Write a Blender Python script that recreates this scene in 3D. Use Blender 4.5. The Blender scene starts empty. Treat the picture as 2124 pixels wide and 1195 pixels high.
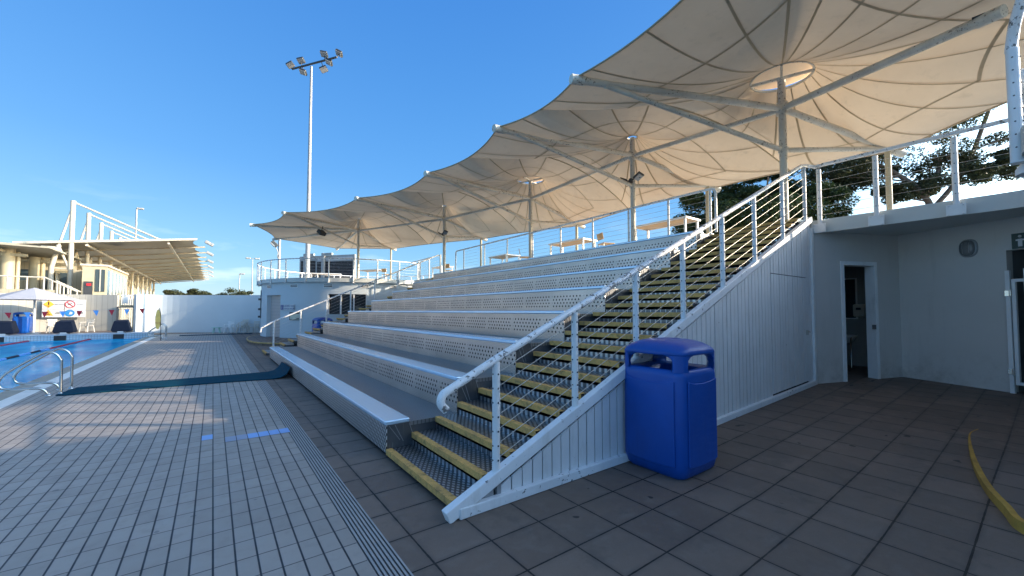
import bpy, math, random
from mathutils import Vector, Matrix
random.seed(7)
sc = bpy.context.scene
PI = math.pi
# ------------------------------------------------------------------ camera, sky, sun, exposure
cam = bpy.data.cameras.new("camera"); camo = bpy.data.objects.new("camera", cam); sc.collection.objects.link(camo)
camo.location = (0, 0, 1.65); camo.rotation_euler = (math.radians(92.2), 0, math.radians(-36.48))
cam.sensor_width = 36.0; cam.lens = 36.0 * 838 / 2124; cam.shift_y = 0.0072; cam.clip_start = 0.05; cam.clip_end = 2000
sc.camera = camo
SUN_EL = math.radians(17.0); SUN_AZ = math.atan2(0.80, -0.60)      # clockwise from +Y
sdir = Vector((math.sin(SUN_AZ) * math.cos(SUN_EL), math.cos(SUN_AZ) * math.cos(SUN_EL), math.sin(SUN_EL)))
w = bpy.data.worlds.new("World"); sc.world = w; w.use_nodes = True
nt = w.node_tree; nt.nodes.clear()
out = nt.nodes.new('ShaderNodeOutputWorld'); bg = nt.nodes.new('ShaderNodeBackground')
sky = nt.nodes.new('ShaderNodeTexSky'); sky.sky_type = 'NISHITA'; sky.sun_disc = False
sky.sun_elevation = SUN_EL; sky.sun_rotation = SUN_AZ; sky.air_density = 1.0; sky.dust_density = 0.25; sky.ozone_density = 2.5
geo = nt.nodes.new('ShaderNodeTexCoord'); sep = nt.nodes.new('ShaderNodeSeparateXYZ')
nt.links.new(geo.outputs['Generated'], sep.inputs[0])
mp = nt.nodes.new('ShaderNodeMapping'); mp.inputs['Scale'].default_value = (1.5, 1.5, 7.0)
nt.links.new(geo.outputs['Generated'], mp.inputs[0])
nz = nt.nodes.new('ShaderNodeTexNoise'); nz.inputs['Scale'].default_value = 2.6; nz.inputs['Detail'].default_value = 6; nz.inputs['Roughness'].default_value = .55
nt.links.new(mp.outputs[0], nz.inputs['Vector'])
rmp = nt.nodes.new('ShaderNodeMapRange'); rmp.inputs[1].default_value = .54; rmp.inputs[2].default_value = .80; rmp.clamp = True
nt.links.new(nz.outputs[0], rmp.inputs[0])
lo = nt.nodes.new('ShaderNodeMapRange'); lo.inputs[1].default_value = .24; lo.inputs[2].default_value = .06; lo.inputs[3].default_value = 0; lo.inputs[4].default_value = .6; lo.clamp = True
nt.links.new(sep.outputs[2], lo.inputs[0])
mm = nt.nodes.new('ShaderNodeMath'); mm.operation = 'MULTIPLY'; nt.links.new(rmp.outputs[0], mm.inputs[0]); nt.links.new(lo.outputs[0], mm.inputs[1])
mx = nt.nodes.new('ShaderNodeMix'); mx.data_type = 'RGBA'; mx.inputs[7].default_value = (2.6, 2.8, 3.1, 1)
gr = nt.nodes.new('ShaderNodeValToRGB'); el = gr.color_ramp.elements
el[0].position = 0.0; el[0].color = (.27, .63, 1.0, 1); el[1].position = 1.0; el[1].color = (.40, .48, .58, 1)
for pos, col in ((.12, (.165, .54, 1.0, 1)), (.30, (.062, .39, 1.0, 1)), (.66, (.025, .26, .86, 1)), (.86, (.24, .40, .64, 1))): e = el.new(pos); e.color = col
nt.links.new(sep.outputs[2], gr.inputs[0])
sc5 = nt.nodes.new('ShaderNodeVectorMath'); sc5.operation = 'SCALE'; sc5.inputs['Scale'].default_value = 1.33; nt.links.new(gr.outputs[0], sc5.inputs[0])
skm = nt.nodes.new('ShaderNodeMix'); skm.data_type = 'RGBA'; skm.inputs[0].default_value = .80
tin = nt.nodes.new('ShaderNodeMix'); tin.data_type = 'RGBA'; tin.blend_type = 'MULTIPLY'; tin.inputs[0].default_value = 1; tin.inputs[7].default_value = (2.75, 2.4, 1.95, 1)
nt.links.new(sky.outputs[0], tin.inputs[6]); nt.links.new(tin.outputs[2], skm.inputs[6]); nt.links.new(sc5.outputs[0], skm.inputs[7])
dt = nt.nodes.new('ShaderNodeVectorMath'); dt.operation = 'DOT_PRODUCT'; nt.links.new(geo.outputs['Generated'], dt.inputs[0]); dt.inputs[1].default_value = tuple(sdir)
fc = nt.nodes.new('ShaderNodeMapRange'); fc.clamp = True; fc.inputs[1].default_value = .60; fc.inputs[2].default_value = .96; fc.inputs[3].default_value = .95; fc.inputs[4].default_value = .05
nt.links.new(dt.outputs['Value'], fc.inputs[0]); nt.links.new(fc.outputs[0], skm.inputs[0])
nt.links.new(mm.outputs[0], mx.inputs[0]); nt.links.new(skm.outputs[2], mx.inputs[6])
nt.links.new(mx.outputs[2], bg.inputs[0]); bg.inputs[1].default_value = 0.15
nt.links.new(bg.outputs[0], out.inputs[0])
sl = bpy.data.lights.new("sun", 'SUN'); sl.energy = 2.0; sl.angle = math.radians(.5); sl.color = (1.0, .84, .64)
so = bpy.data.objects.new("sun", sl); sc.collection.objects.link(so); so.rotation_euler = sdir.to_track_quat('Z', 'Y').to_euler(); so.location = (20, -15, 30)
vs = sc.view_settings; vs.view_transform = 'Standard'; vs.look = 'None'; vs.exposure = 2.0; vs.gamma = 1
try: vs.use_curve_mapping = False
except Exception: pass

# ------------------------------------------------------------------ mesh builder
def rotm(rz): return Matrix.Rotation(rz, 3, 'Z')
class MB:
    def __init__(s): s.v = []; s.f = []; s.sm = []; s.uv = None
    def add(s, vs_, fs, smooth=False):
        o = len(s.v); s.v += [tuple(p) for p in vs_]
        for f in fs: s.f.append(tuple(i + o for i in f)); s.sm.append(smooth)
        return s
    def box(s, x0, x1, y0, y1, z0, z1):
        return s.add([(x0,y0,z0),(x1,y0,z0),(x1,y1,z0),(x0,y1,z0),(x0,y0,z1),(x1,y0,z1),(x1,y1,z1),(x0,y1,z1)],
                     [(0,3,2,1),(4,5,6,7),(0,1,5,4),(1,2,6,5),(2,3,7,6),(3,0,4,7)])
    def cbox(s, c, size, rz=0, M=None):
        R = M if M is not None else rotm(rz); pts = []
        for k in (-.5, .5):
            for a, b in ((-.5,-.5),(.5,-.5),(.5,.5),(-.5,.5)):
                pts.append(Vector(c) + R @ Vector((a*size[0], b*size[1], k*size[2])))
        return s.add(pts, [(0,3,2,1),(4,5,6,7),(0,1,5,4),(1,2,6,5),(2,3,7,6),(3,0,4,7)])
    def beam(s, p0, p1, w_, h_, up=(0,0,1)):
        p0 = Vector(p0); p1 = Vector(p1); d = (p1-p0).normalized(); u = Vector(up)
        r = d.cross(u); r = r.normalized() if r.length > 1e-5 else Vector((1,0,0)); u = r.cross(d)
        q = []
        for p in (p0, p1):
            for a, b in ((-.5,-.5),(.5,-.5),(.5,.5),(-.5,.5)): q.append(p + r*a*w_ + u*b*h_)
        return s.add(q, [(0,3,2,1),(4,5,6,7),(0,1,5,4),(1,2,6,5),(2,3,7,6),(3,0,4,7)])
    def tube(s, pts, r, n=10, r1=None, caps=True, closed=False):
        pts = [Vector(p) for p in pts]; m = len(pts); rings = []
        T = []
        for i in range(m):
            a = pts[i-1] if (i > 0 or closed) else pts[i]; b = pts[(i+1) % m] if (i < m-1 or closed) else pts[i]
            T.append((b-a).normalized())
        ref = Vector((0,0,1)) if abs(T[0].z) < .9 else Vector((1,0,0))
        u = T[0].cross(ref).normalized()
        for i in range(m):
            u = (u - T[i]*u.dot(T[i])).normalized(); v = T[i].cross(u)
            rr = r if r1 is None else r + (r1-r)*i/(m-1)
            rings.append([pts[i] + (u*math.cos(2*PI*k/n) + v*math.sin(2*PI*k/n))*rr for k in range(n)])
        vs_ = [p for ring in rings for p in ring]; fs = []
        L = m if closed else m-1
        for i in range(L):
            j = (i+1) % m
            for k in range(n): fs.append((i*n+k, i*n+(k+1) % n, j*n+(k+1) % n, j*n+k))
        s.add(vs_, fs, True)
        if caps and not closed:
            s.add(rings[0], [tuple(range(n))[::-1]]); s.add(rings[-1], [tuple(range(n))])
        return s
    def cyl(s, c, r, z0, z1, n=24, r1=None):
        return s.tube([(c[0],c[1],z0),(c[0],c[1],z1)], r, n, r1)
    def prism(s, poly, z0, z1):
        n = len(poly)
        a = [(p[0],p[1],z0) for p in poly] + [(p[0],p[1],z1) for p in poly]
        return s.add(a, [tuple(range(n))[::-1], tuple(range(n, 2*n))] + [(i,(i+1) % n,(i+1) % n+n,i+n) for i in range(n)])
    def extr(s, pts, vec):       # planar 3d polygon extruded along vec
        n = len(pts); v = Vector(vec); a = [Vector(p) for p in pts]; b = [p+v for p in a]
        return s.add(a+b, [tuple(range(n))[::-1], tuple(range(n, 2*n))] + [(i,(i+1) % n,(i+1) % n+n,i+n) for i in range(n)])
    def lathe(s, c, prof, n=24, cap=True):
        vs_ = []; fs = []; m = len(prof)
        for r, z in prof:
            for k in range(n): vs_.append((c[0]+r*math.cos(2*PI*k/n), c[1]+r*math.sin(2*PI*k/n), c[2]+z))
        for i in range(m-1):
            for k in range(n): fs.append((i*n+k, i*n+(k+1) % n, (i+1)*n+(k+1) % n, (i+1)*n+k))
        s.add(vs_, fs, True)
        if cap: s.add(vs_[:n], [tuple(range(n))[::-1]]); s.add(vs_[-n:], [tuple(range(n))])
        return s
    def ball(s, c, r, n=8, m=6, sz=1):
        prof = [(max(r*math.sin(PI*i/m), 1e-4), -r*sz*math.cos(PI*i/m)) for i in range(m+1)]
        return s.lathe(c, prof, n)
    def quad(s, a, b, c, d): return s.add([a,b,c,d], [(0,1,2,3)])
    def build(s, name, mat, parent=None, label=None, cat=None, group=None, kind=None, uvf=None, bevel=0, bseg=2, off=None, smooth=None):
        me = bpy.data.meshes.new(name)
        o0 = Vector(org(parent)) if off is None else Vector(off)
        me.from_pydata([tuple(Vector(p)-o0) for p in s.v], [], s.f)
        me.polygons.foreach_set('use_smooth', s.sm if smooth is None else [smooth]*len(s.f))
        if uvf:
            uv = me.uv_layers.new(name='UVMap')
            for lp in me.loops:
                uv.data[lp.index].uv = uvf(s.v[lp.vertex_index])
        me.materials.append(mat); me.update()
        o = bpy.data.objects.new(name, me); sc.collection.objects.link(o)
        if off is not None: o.location = off
        if parent is not None: o.parent = parent
        if bevel:
            b = o.modifiers.new('bevel', 'BEVEL'); b.width = bevel; b.segments = bseg; b.limit_method = 'ANGLE'; b.angle_limit = math.radians(40)
        tag(o, label, cat, group, kind)
        return o
ORG = {}
def org(p):
    while p is not None:
        if p.name in ORG: return ORG[p.name]
        p = p.parent
    return (0,0,0)
def tag(o, label=None, cat=None, group=None, kind=None):
    if label: o['label'] = label
    if cat: o['category'] = cat
    if group: o['group'] = group
    if kind: o['kind'] = kind
    return o
def thing(name, loc, label, cat, group=None, kind=None):
    o = bpy.data.objects.new(name, None); sc.collection.objects.link(o); o.empty_display_size = .2
    o.location = loc; ORG[o.name] = tuple(loc); tag(o, label, cat, group, kind); return o
def dup(root, loc, rz=0, label=None, group=None, scale=None):
    def cp(o, par):
        c = o.copy(); sc.collection.objects.link(c)
        if par is not None: c.parent = par
        for ch in [q for q in bpy.data.objects if q.parent == o]: cp(ch, c)
        return c
    r = cp(root, None); r.location = loc; r.rotation_euler = (0,0,rz)
    if scale: r.scale = scale
    if label: r['label'] = label
    if group: r['group'] = group
    return r
def text(body, size, loc, rot, mat, parent, ext=.002, align='CENTER'):
    cu = bpy.data.curves.new('lettering', 'FONT'); cu.body = body; cu.size = size; cu.extrude = ext; cu.align_x = align; cu.align_y = 'CENTER'
    tmp = bpy.data.objects.new('lettering', cu); sc.collection.objects.link(tmp); bpy.context.view_layer.update()
    me = bpy.data.meshes.new_from_object(tmp.evaluated_get(bpy.context.evaluated_depsgraph_get())); bpy.data.objects.remove(tmp); me.materials.clear(); me.materials.append(mat)
    o = bpy.data.objects.new('lettering', me); sc.collection.objects.link(o)
    o.location = Vector(loc) - Vector(org(parent)); o.rotation_euler = rot; o.parent = parent; return o

# ------------------------------------------------------------------ materials
class NT:
    def __init__(s, name):
        s.m = bpy.data.materials.new(name); s.m.use_nodes = True; s.t = s.m.node_tree
        s.b = s.t.nodes['Principled BSDF']; s.o = s.t.nodes['Material Output']; s.tc = s.t.nodes.new('ShaderNodeTexCoord')
    def lk(s, a, b): s.t.links.new(a, b)
    def put(s, sock, v):
        if isinstance(v, (int, float)): sock.default_value = v
        elif isinstance(v, tuple): sock.default_value = v + (1,) if len(v) == 3 and len(sock.default_value) == 4 else v
        else: s.lk(v, sock)
    def math(s, op, a, b=0, c=0, clamp=False):
        n = s.t.nodes.new('ShaderNodeMath'); n.operation = op; n.use_clamp = clamp
        s.put(n.inputs[0], a); s.put(n.inputs[1], b); s.put(n.inputs[2], c); return n.outputs[0]
    def mix(s, f, a, b, mode='MIX'):
        n = s.t.nodes.new('ShaderNodeMix'); n.data_type = 'RGBA'; n.blend_type = mode
        s.put(n.inputs[0], f); s.put(n.inputs[6], a); s.put(n.inputs[7], b); return n.outputs[2]
    def noise(s, scale, detail=3, rough=.5, vec=None, sc_=None):
        n = s.t.nodes.new('ShaderNodeTexNoise'); n.inputs['Scale'].default_value = scale; n.inputs['Detail'].default_value = detail; n.inputs['Roughness'].default_value = rough
        v = vec if vec is not None else s.tc.outputs['Object']
        if sc_:
            m = s.t.nodes.new('ShaderNodeMapping'); m.inputs['Scale'].default_value = sc_; s.lk(v, m.inputs[0]); v = m.outputs[0]
        s.lk(v, n.inputs['Vector']); return n.outputs[0]
    def ramp(s, x, a, b, c=0., d=1.):
        n = s.t.nodes.new('ShaderNodeMapRange'); n.clamp = True
        for i, v in enumerate((x, a, b, c, d)): s.put(n.inputs[i], v)
        return n.outputs[0]
    def xyz(s, v=None):
        n = s.t.nodes.new('ShaderNodeSeparateXYZ'); s.lk(v if v is not None else s.tc.outputs['Object'], n.inputs[0]); return n.outputs
    def white(s, a, b):
        c = s.t.nodes.new('ShaderNodeCombineXYZ'); s.put(c.inputs[0], a); s.put(c.inputs[1], b)
        n = s.t.nodes.new('ShaderNodeTexWhiteNoise'); n.noise_dimensions = '3D'; s.lk(c.outputs[0], n.inputs['Vector']); return n.outputs['Value']
    def bump(s, h, strength=.3, dist=.01):
        n = s.t.nodes.new('ShaderNodeBump'); n.inputs['Strength'].default_value = strength; n.inputs['Distance'].default_value = dist
        s.put(n.inputs['Height'], h); s.lk(n.outputs[0], s.b.inputs['Normal'])
    def set(s, col=None, rough=None, metal=None, **k):
        if col is not None: s.put(s.b.inputs['Base Color'], col)
        if rough is not None: s.put(s.b.inputs['Roughness'], rough)
        if metal is not None: s.put(s.b.inputs['Metallic'], metal)
        for a, v in k.items(): s.put(s.b.inputs[a.replace('_', ' ')], v)
        return s.m
def plain(name, col, rough=.5, metal=0, var=.12, ns=3.0, bmp=0, **k):
    t = NT(name); n = t.noise(ns, 4, .6); f = t.ramp(n, .3, .7)
    c = t.mix(f, tuple(x*(1-var) for x in col), tuple(min(1, x*(1+var)) for x in col))
    r = t.ramp(n, .3, .7, rough*.9, min(1, rough*1.12))
    t.set(c, r, metal, **k)
    if bmp: t.bump(t.noise(ns*12, 3, .6), bmp, .004)
    return t.m
def painted(name, col, rough=.4, chip=0.0, chipcol=(.03,.03,.03), cs=16, dirt=.15, stretch=None, thr=.64):
    t = NT(name); n = t.noise(1.7, 5, .6); c = t.mix(t.ramp(n, .35, .75), col, tuple(x*(1-dirt) for x in col))
    g = t.noise(9, 4, .6, sc_=(1, 1, .25)); c = t.mix(t.ramp(g, .56, .8, 0, .3), c, (.32,.28,.2))
    if chip:
        a = t.noise(cs, 5, .7, sc_=stretch); b = t.noise(1.3, 2, .5)
        th = t.ramp(b, .3, .7, thr+.06, thr-.05)
        f = t.math('MULTIPLY', t.ramp(t.math('SUBTRACT', a, th), 0, .02), chip)
        c = t.mix(f, c, chipcol); t.bump(t.math('SUBTRACT', 1, f), .4, .002)
    t.set(c, rough); return t.m

M = {}
M['white'] = painted('white_paint', (.84,.84,.83), .38, chip=.0)
M['worn'] = painted('worn_white_paint', (.85,.86,.87), .42, chip=.92, chipcol=(.045,.04,.04), cs=15, thr=.635)
M['rail'] = painted('rail_paint', (.86,.87,.88), .32, chip=.85, chipcol=(.07,.065,.06), cs=18, thr=.565)
M['rust'] = painted('arm_paint', (.72,.66,.55), .5, chip=.8, chipcol=(.10,.055,.03), cs=20, thr=.60, dirt=.3)
M['cream'] = painted('cream_paint', (.50,.43,.29), .55)
M['clubwhite'] = painted('club_white_paint', (.55,.51,.43), .45)
def wallm(name, col, st=.5):
    t = NT(name); n = t.noise(.9, 5, .6); s_ = t.noise(5, 5, .65, sc_=(1, 1, .12)); d = t.noise(3.2, 5, .7); k = t.noise(34, 4, .7); z = t.xyz()[2]
    c = t.mix(t.ramp(n, .35, .7), tuple(x*.93 for x in col), col); c = t.mix(t.ramp(s_, .56, .78, 0, st*.5), c, tuple(x*.55 for x in col))
    c = t.mix(t.math('MULTIPLY', t.ramp(z, .2, .75, 1, 0), t.ramp(d, .45, .7, 0, st)), c, (.30,.27,.23)); c = t.mix(t.ramp(k, .70, .76, 0, st), c, (.28,.27,.25))
    t.set(c, .85); t.bump(t.noise(40, 3, .6), .25, .003); return t.m
M['render'] = wallm('rendered_wall', (.64,.61,.57))
M['kiosk'] = plain('kiosk_render', (.60,.65,.67), .8, var=.04, ns=.6, bmp=.15)
M['slab'] = plain('slab_paint', (.60,.61,.58), .6, var=.05, ns=.7)
M['clad'] = painted('cladding_paint', (.78,.78,.78), .45, chip=.7, cs=11, thr=.70, dirt=.12)
M['steel'] = plain('stainless_steel', (.62,.61,.58), .18, 1, var=.05)
M['cable'] = plain('cable_steel', (.58,.56,.52), .4, .7)
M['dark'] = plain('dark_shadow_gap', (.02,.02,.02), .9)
M['rubber'] = plain('black_rubber', (.02,.02,.022), .7)
M['darkmetal'] = plain('dark_metal', (.07,.075,.08), .45, .5)
M['grey'] = plain('grey_metal', (.33,.34,.35), .5, .3)
M['glass'] = plain('window_glass', (.05,.07,.08), .06, 0, var=.1)
M['glassb'] = plain('bright_window_glass', (.25,.33,.38), .08, .3)
M['black'] = plain('black_panel', (.015,.015,.018), .45)
def binm():
    t = NT('scuffed_blue_plastic'); n = t.noise(2, 4, .6); s1 = t.noise(7, 5, .75, sc_=(1, 1, 5)); s2 = t.noise(3, 5, .7, sc_=(1, 1, .2)); z = t.xyz()[2]
    c = t.mix(t.ramp(n, .3, .7), (.001,.066,.33), (.002,.085,.41)); c = t.mix(t.ramp(s1, .64, .70, 0, .35), c, (.05,.15,.42)); c = t.mix(t.math('MULTIPLY', t.ramp(s2, .5, .75, 0, .6), t.ramp(z, .0, .5, 1, .25)), c, (.012,.03,.10))
    t.set(c, t.ramp(s1, .3, .7, .30, .46)); t.bump(t.noise(60, 3, .6), .08, .002); return t.m
M['bluebin'] = binm()

M['binliner'] = plain('bin_inside', (.003,.012,.06), .8)
M['plastic'] = plain('beige_plastic', (.55,.52,.46), .5)
M['whiteplastic'] = plain('white_plastic', (.72,.74,.74), .45)
M['green'] = plain('pale_green_plastic', (.35,.62,.55), .5)
M['navy'] = plain('navy_fabric', (.006,.009,.025), .7, bmp=.3)
M['umbrella'] = plain('umbrella_fabric', (.40,.40,.44), .8, var=.05)
M['yellow'] = plain('yellow_board', (.92,.62,.16), .4)
M['red'] = plain('red_paint', (.45,.02,.03), .5)
M['blue'] = plain('blue_paint', (.03,.12,.42), .5)
M['flagred'] = plain('red_flag', (.35,.012,.03), .6)
M['flagblue'] = plain('blue_flag', (.12,.35,.75), .6)
M['signwhite'] = plain('sign_white', (.60,.61,.62), .35, var=.03)
M['signblue'] = plain('sign_blue', (.01,.03,.22), .4)
M['amber'] = plain('sign_amber', (.85,.42,.05), .4)
M['wood'] = plain('plywood_table', (.50,.30,.14), .55, var=.2, ns=6)
M['bark'] = plain('bark', (.17,.13,.10), .9, var=.35, ns=8, bmp=.6)
M['terrace'] = plain('terrace_concrete', (.42,.39,.33), .9)
M['lamplens'] = plain('lamp_lens', (.30,.33,.36), .15, .2)
M['rafter'] = plain('club_rafter', (.34,.30,.23), .7)
M['mat'] = plain('blue_rubber_mat', (.001,.047,.080), .85, var=.15, ns=5, bmp=.2, Specular_IOR_Level=.12)
M['tintbrown'] = plain('red_hanging', (.5,.05,.03), .6)
M['shutter'] = None

def diamond(t, u, v, lo_=.0, hi=.3):
    a = t.math('ABSOLUTE', t.math('SUBTRACT', t.math('FRACT', t.math('ADD', u, v)), .5))
    b = t.math('ABSOLUTE', t.math('SUBTRACT', t.math('FRACT', t.math('SUBTRACT', u, v)), .5))
    return t.math('MINIMUM', a, b)        # 0 at the lattice lines? -> .0 mid, .5 edges
def alu(name, du, dv, holes=False, base=(.50,.51,.52), dark=(.12,.125,.13), usexy=False, contrast=1.0, rough=.38, lt=(.20,.08)):
    t = NT(name)
    if usexy: x, y, z = t.xyz(); u0, v0 = y, x
    else: u0, v0, _ = t.xyz(t.tc.outputs['UV'])
    u = t.math('MULTIPLY', u0, 1/du); v = t.math('MULTIPLY', v0, 1/dv)
    d = diamond(t, u, v); line = t.ramp(d, lt[0], lt[1])
    n = t.noise(1.4, 4, .6); n2 = t.noise(30, 2, .6)
    c = t.mix(t.math('MULTIPLY', line, contrast), base, dark)
    c = t.mix(t.ramp(n, .35, .75, 0, .18), c, (.16,.16,.17))
    if holes:
        sheen = t.noise(1.0, 3, .5, sc_=(1, .8, 2.5)); c = t.mix(t.ramp(sheen, .42, .66, 0, .30), c, (.92,.80,.72))  # pale warm sheen patches painted into the metal colour
    h = t.math('SUBTRACT', 1, line)
    met = .9
    if holes:
        pu, pv = .084, .062
        row = t.math('FLOOR', t.math('MULTIPLY', v0, 1/pv))
        sh = t.math('MULTIPLY', t.math('MODULO', row, 2), .42)
        fu = t.math('MULTIPLY', t.math('SUBTRACT', t.math('FRACT', t.math('ADD', t.math('MULTIPLY', u0, 1/pu), sh)), .5), pu)
        fv = t.math('MULTIPLY', t.math('SUBTRACT', t.math('FRACT', t.math('MULTIPLY', v0, 1/pv)), .5), pv)
        r = t.math('SQRT', t.math('ADD', t.math('MULTIPLY', fu, fu), t.math('MULTIPLY', fv, fv)))
        # a joined plain strip every 1.25 m
        gap = t.math('GREATER_THAN', t.math('FRACT', t.math('MULTIPLY', u0, 1/.84)), .09)
        band = t.math('MULTIPLY', t.math('GREATER_THAN', v0, .124), t.math('LESS_THAN', v0, .372))
        hole = t.math('MULTIPLY', t.math('MULTIPLY', t.ramp(r, .0185, .015), band), gap)
        c = t.mix(hole, c, (.004,.004,.005)); met = t.math('SUBTRACT', .9, t.math('MULTIPLY', hole, .9))
        rough = t.ramp(hole, 0, 1, rough, .95)
    t.set(c, rough, met); t.bump(t.math('ADD', h, t.math('MULTIPLY', n2, .3)), .35, .004); return t.m
M['front'] = alu('embossed_aluminium_front', .052, .075, base=(.90,.92,.95), dark=(.10,.105,.115), contrast=1.0, lt=(.22,.11))
M['perf'] = alu('perforated_embossed_aluminium', .03, .045, True, base=(.76,.67,.61), dark=(.27,.25,.24), rough=.30)  # base warmed to carry the reflection of sunlit surroundings
M['foot'] = alu('chequered_footboard', .04, .05, usexy=True, base=(.33,.335,.345), dark=(.18,.185,.195), rough=.42)
M['tread'] = alu('chequered_tread', .085, .052, usexy=True, base=(.56,.58,.60), dark=(.11,.118,.13), contrast=.95, rough=.36, lt=(.27,.17))
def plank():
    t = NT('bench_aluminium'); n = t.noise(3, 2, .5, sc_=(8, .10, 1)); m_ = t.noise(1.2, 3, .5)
    c = t.mix(t.ramp(n, .35, .7), (.56,.76,.95), (.60,.79,.97)); c = t.mix(t.ramp(m_, .5, .8, 0, .15), c, (.42,.45,.48))  # blue of the reflected sky put into the base colour
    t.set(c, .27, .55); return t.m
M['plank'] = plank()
def sidepanel():
    t = NT('dull_side_panel'); n = t.noise(2.5, 4, .6); s_ = t.noise(3, 4, .5, sc_=(14, 1, 1.5))
    c = t.mix(t.ramp(n, .3, .7), (.10,.105,.115), (.16,.165,.175)); c = t.mix(t.ramp(s_, .62, .72, 0, .5), c, (.36,.37,.38))
    t.set(c, .4, .7); return t.m
M['side'] = sidepanel()
def nosing():
    t = NT('yellow_grit_nosing'); n = t.noise(5, 5, .7); g = t.noise(160, 2, .8); p = t.noise(14, 3, .6)
    c = t.mix(t.ramp(n, .35, .7), (.82,.46,.13), (.54,.32,.11)); c = t.mix(t.ramp(p, .52, .75, 0, .75), c, (.14,.11,.06))
    c = t.mix(t.ramp(g, .5, .66, 0, .45), c, (.08,.06,.035))
    t.set(c, .9); t.bump(g, .5, .003); return t.m
M['nosing'] = nosing()
def tiles():
    t = NT('pool_deck_tiles'); x, y, z = t.xyz()
    X = t.math('MULTIPLY', t.math('SUBTRACT', x, .037), 1/.1215); Y = t.math('MULTIPLY', t.math('SUBTRACT', y, .024), 1/.25)
    fx = t.math('FRACT', X); fy = t.math('FRACT', Y)
    ex = t.math('MINIMUM', fx, t.math('SUBTRACT', 1, fx)); ey = t.math('MINIMUM', fy, t.math('SUBTRACT', 1, fy))
    gx = t.ramp(ex, .036, .060, 1, 0); gy = t.ramp(ey, .010, .022, .95, 0)
    g = t.math('MAXIMUM', gx, gy)
    r = t.white(t.math('FLOOR', X), t.math('FLOOR', Y))
    n = t.noise(.35, 4, .6); n2 = t.noise(7, 4, .6); n3 = t.noise(45, 3, .6)
    c = t.mix(r, (.335,.29,.25), (.41,.36,.315)); c = t.mix(t.ramp(n, .35, .7, 0, .5), c, (.30,.26,.225))
    c = t.mix(t.ramp(n2, .55, .8, 0, .4), c, (.22,.21,.20)); c = t.mix(t.ramp(n3, .6, .8, 0, .25), c, (.20,.20,.20))
    st = t.noise(1.1, 6, .75); c = t.mix(t.ramp(st, .56, .70, 0, .28), c, (.20,.19,.18)); gs_ = t.noise(7.5, 1, .4); c = t.mix(t.ramp(gs_, .77, .79, 0, .6), c, (.12,.12,.12))
    c = t.mix(g, c, (.010,.012,.018))
    t.set(c, t.ramp(n2, .3, .7, .42, .62)); t.bump(t.math('SUBTRACT', 1, g), .6, .003); return t.m
M['tiles'] = tiles()
def pavers():
    t = NT('concrete_pavers'); x, y, z = t.xyz()
    X = t.math('MULTIPLY', t.math('SUBTRACT', x, 1.203), 1/.4435); Y = t.math('MULTIPLY', t.math('SUBTRACT', y, 2.475), 1/.415)
    fx = t.math('FRACT', X); fy = t.math('FRACT', Y)
    ex = t.math('MINIMUM', fx, t.math('SUBTRACT', 1, fx)); ey = t.math('MINIMUM', fy, t.math('SUBTRACT', 1, fy))
    wob = t.noise(8, 3, .6)
    jw = t.ramp(wob, .3, .7, .010, .019)
    g = t.math('MAXIMUM', t.math('LESS_THAN', ex, jw), t.math('LESS_THAN', ey, jw))
    fade = t.ramp(x, 4.5, 8.5, 1, .35); g = t.math('MULTIPLY', g, fade)
    soft = t.math('MAXIMUM', t.ramp(ex, 0, .10, .5, 0), t.ramp(ey, 0, .10, .5, 0))
    r = t.white(t.math('FLOOR', X), t.math('FLOOR', Y))
    n = t.noise(.8, 4, .6); n2 = t.noise(5, 5, .65); n3 = t.noise(120, 3, .7)
    c = t.mix(r, (.165,.118,.090), (.225,.164,.126)); c = t.mix(t.ramp(n, .35, .7, 0, .55), c, (.105,.083,.072))
    c = t.mix(t.ramp(n2, .5, .8, 0, .55), c, (.25,.21,.18)); c = t.mix(t.ramp(n3, .55, .75, 0, .45), c, (.055,.05,.047))
    c = t.mix(t.math('MULTIPLY', soft, t.ramp(n2, .3, .6)), c, (.06,.054,.05))
    gs_ = t.noise(6.5, 1, .4); c = t.mix(t.ramp(gs_, .755, .775, 0, .85), c, (.03,.027,.025)); st2 = t.noise(1.7, 5, .75); c = t.mix(t.ramp(st2, .56, .66, 0, .35), c, (.075,.068,.06))
    c = t.mix(g, c, (.012,.011,.010))
    t.set(c, t.ramp(n2, .3, .7, .55, .8)); t.bump(t.math('SUBTRACT', t.math('MULTIPLY', n3, .25), g), .6, .004); return t.m
M['pavers'] = pavers()
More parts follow.
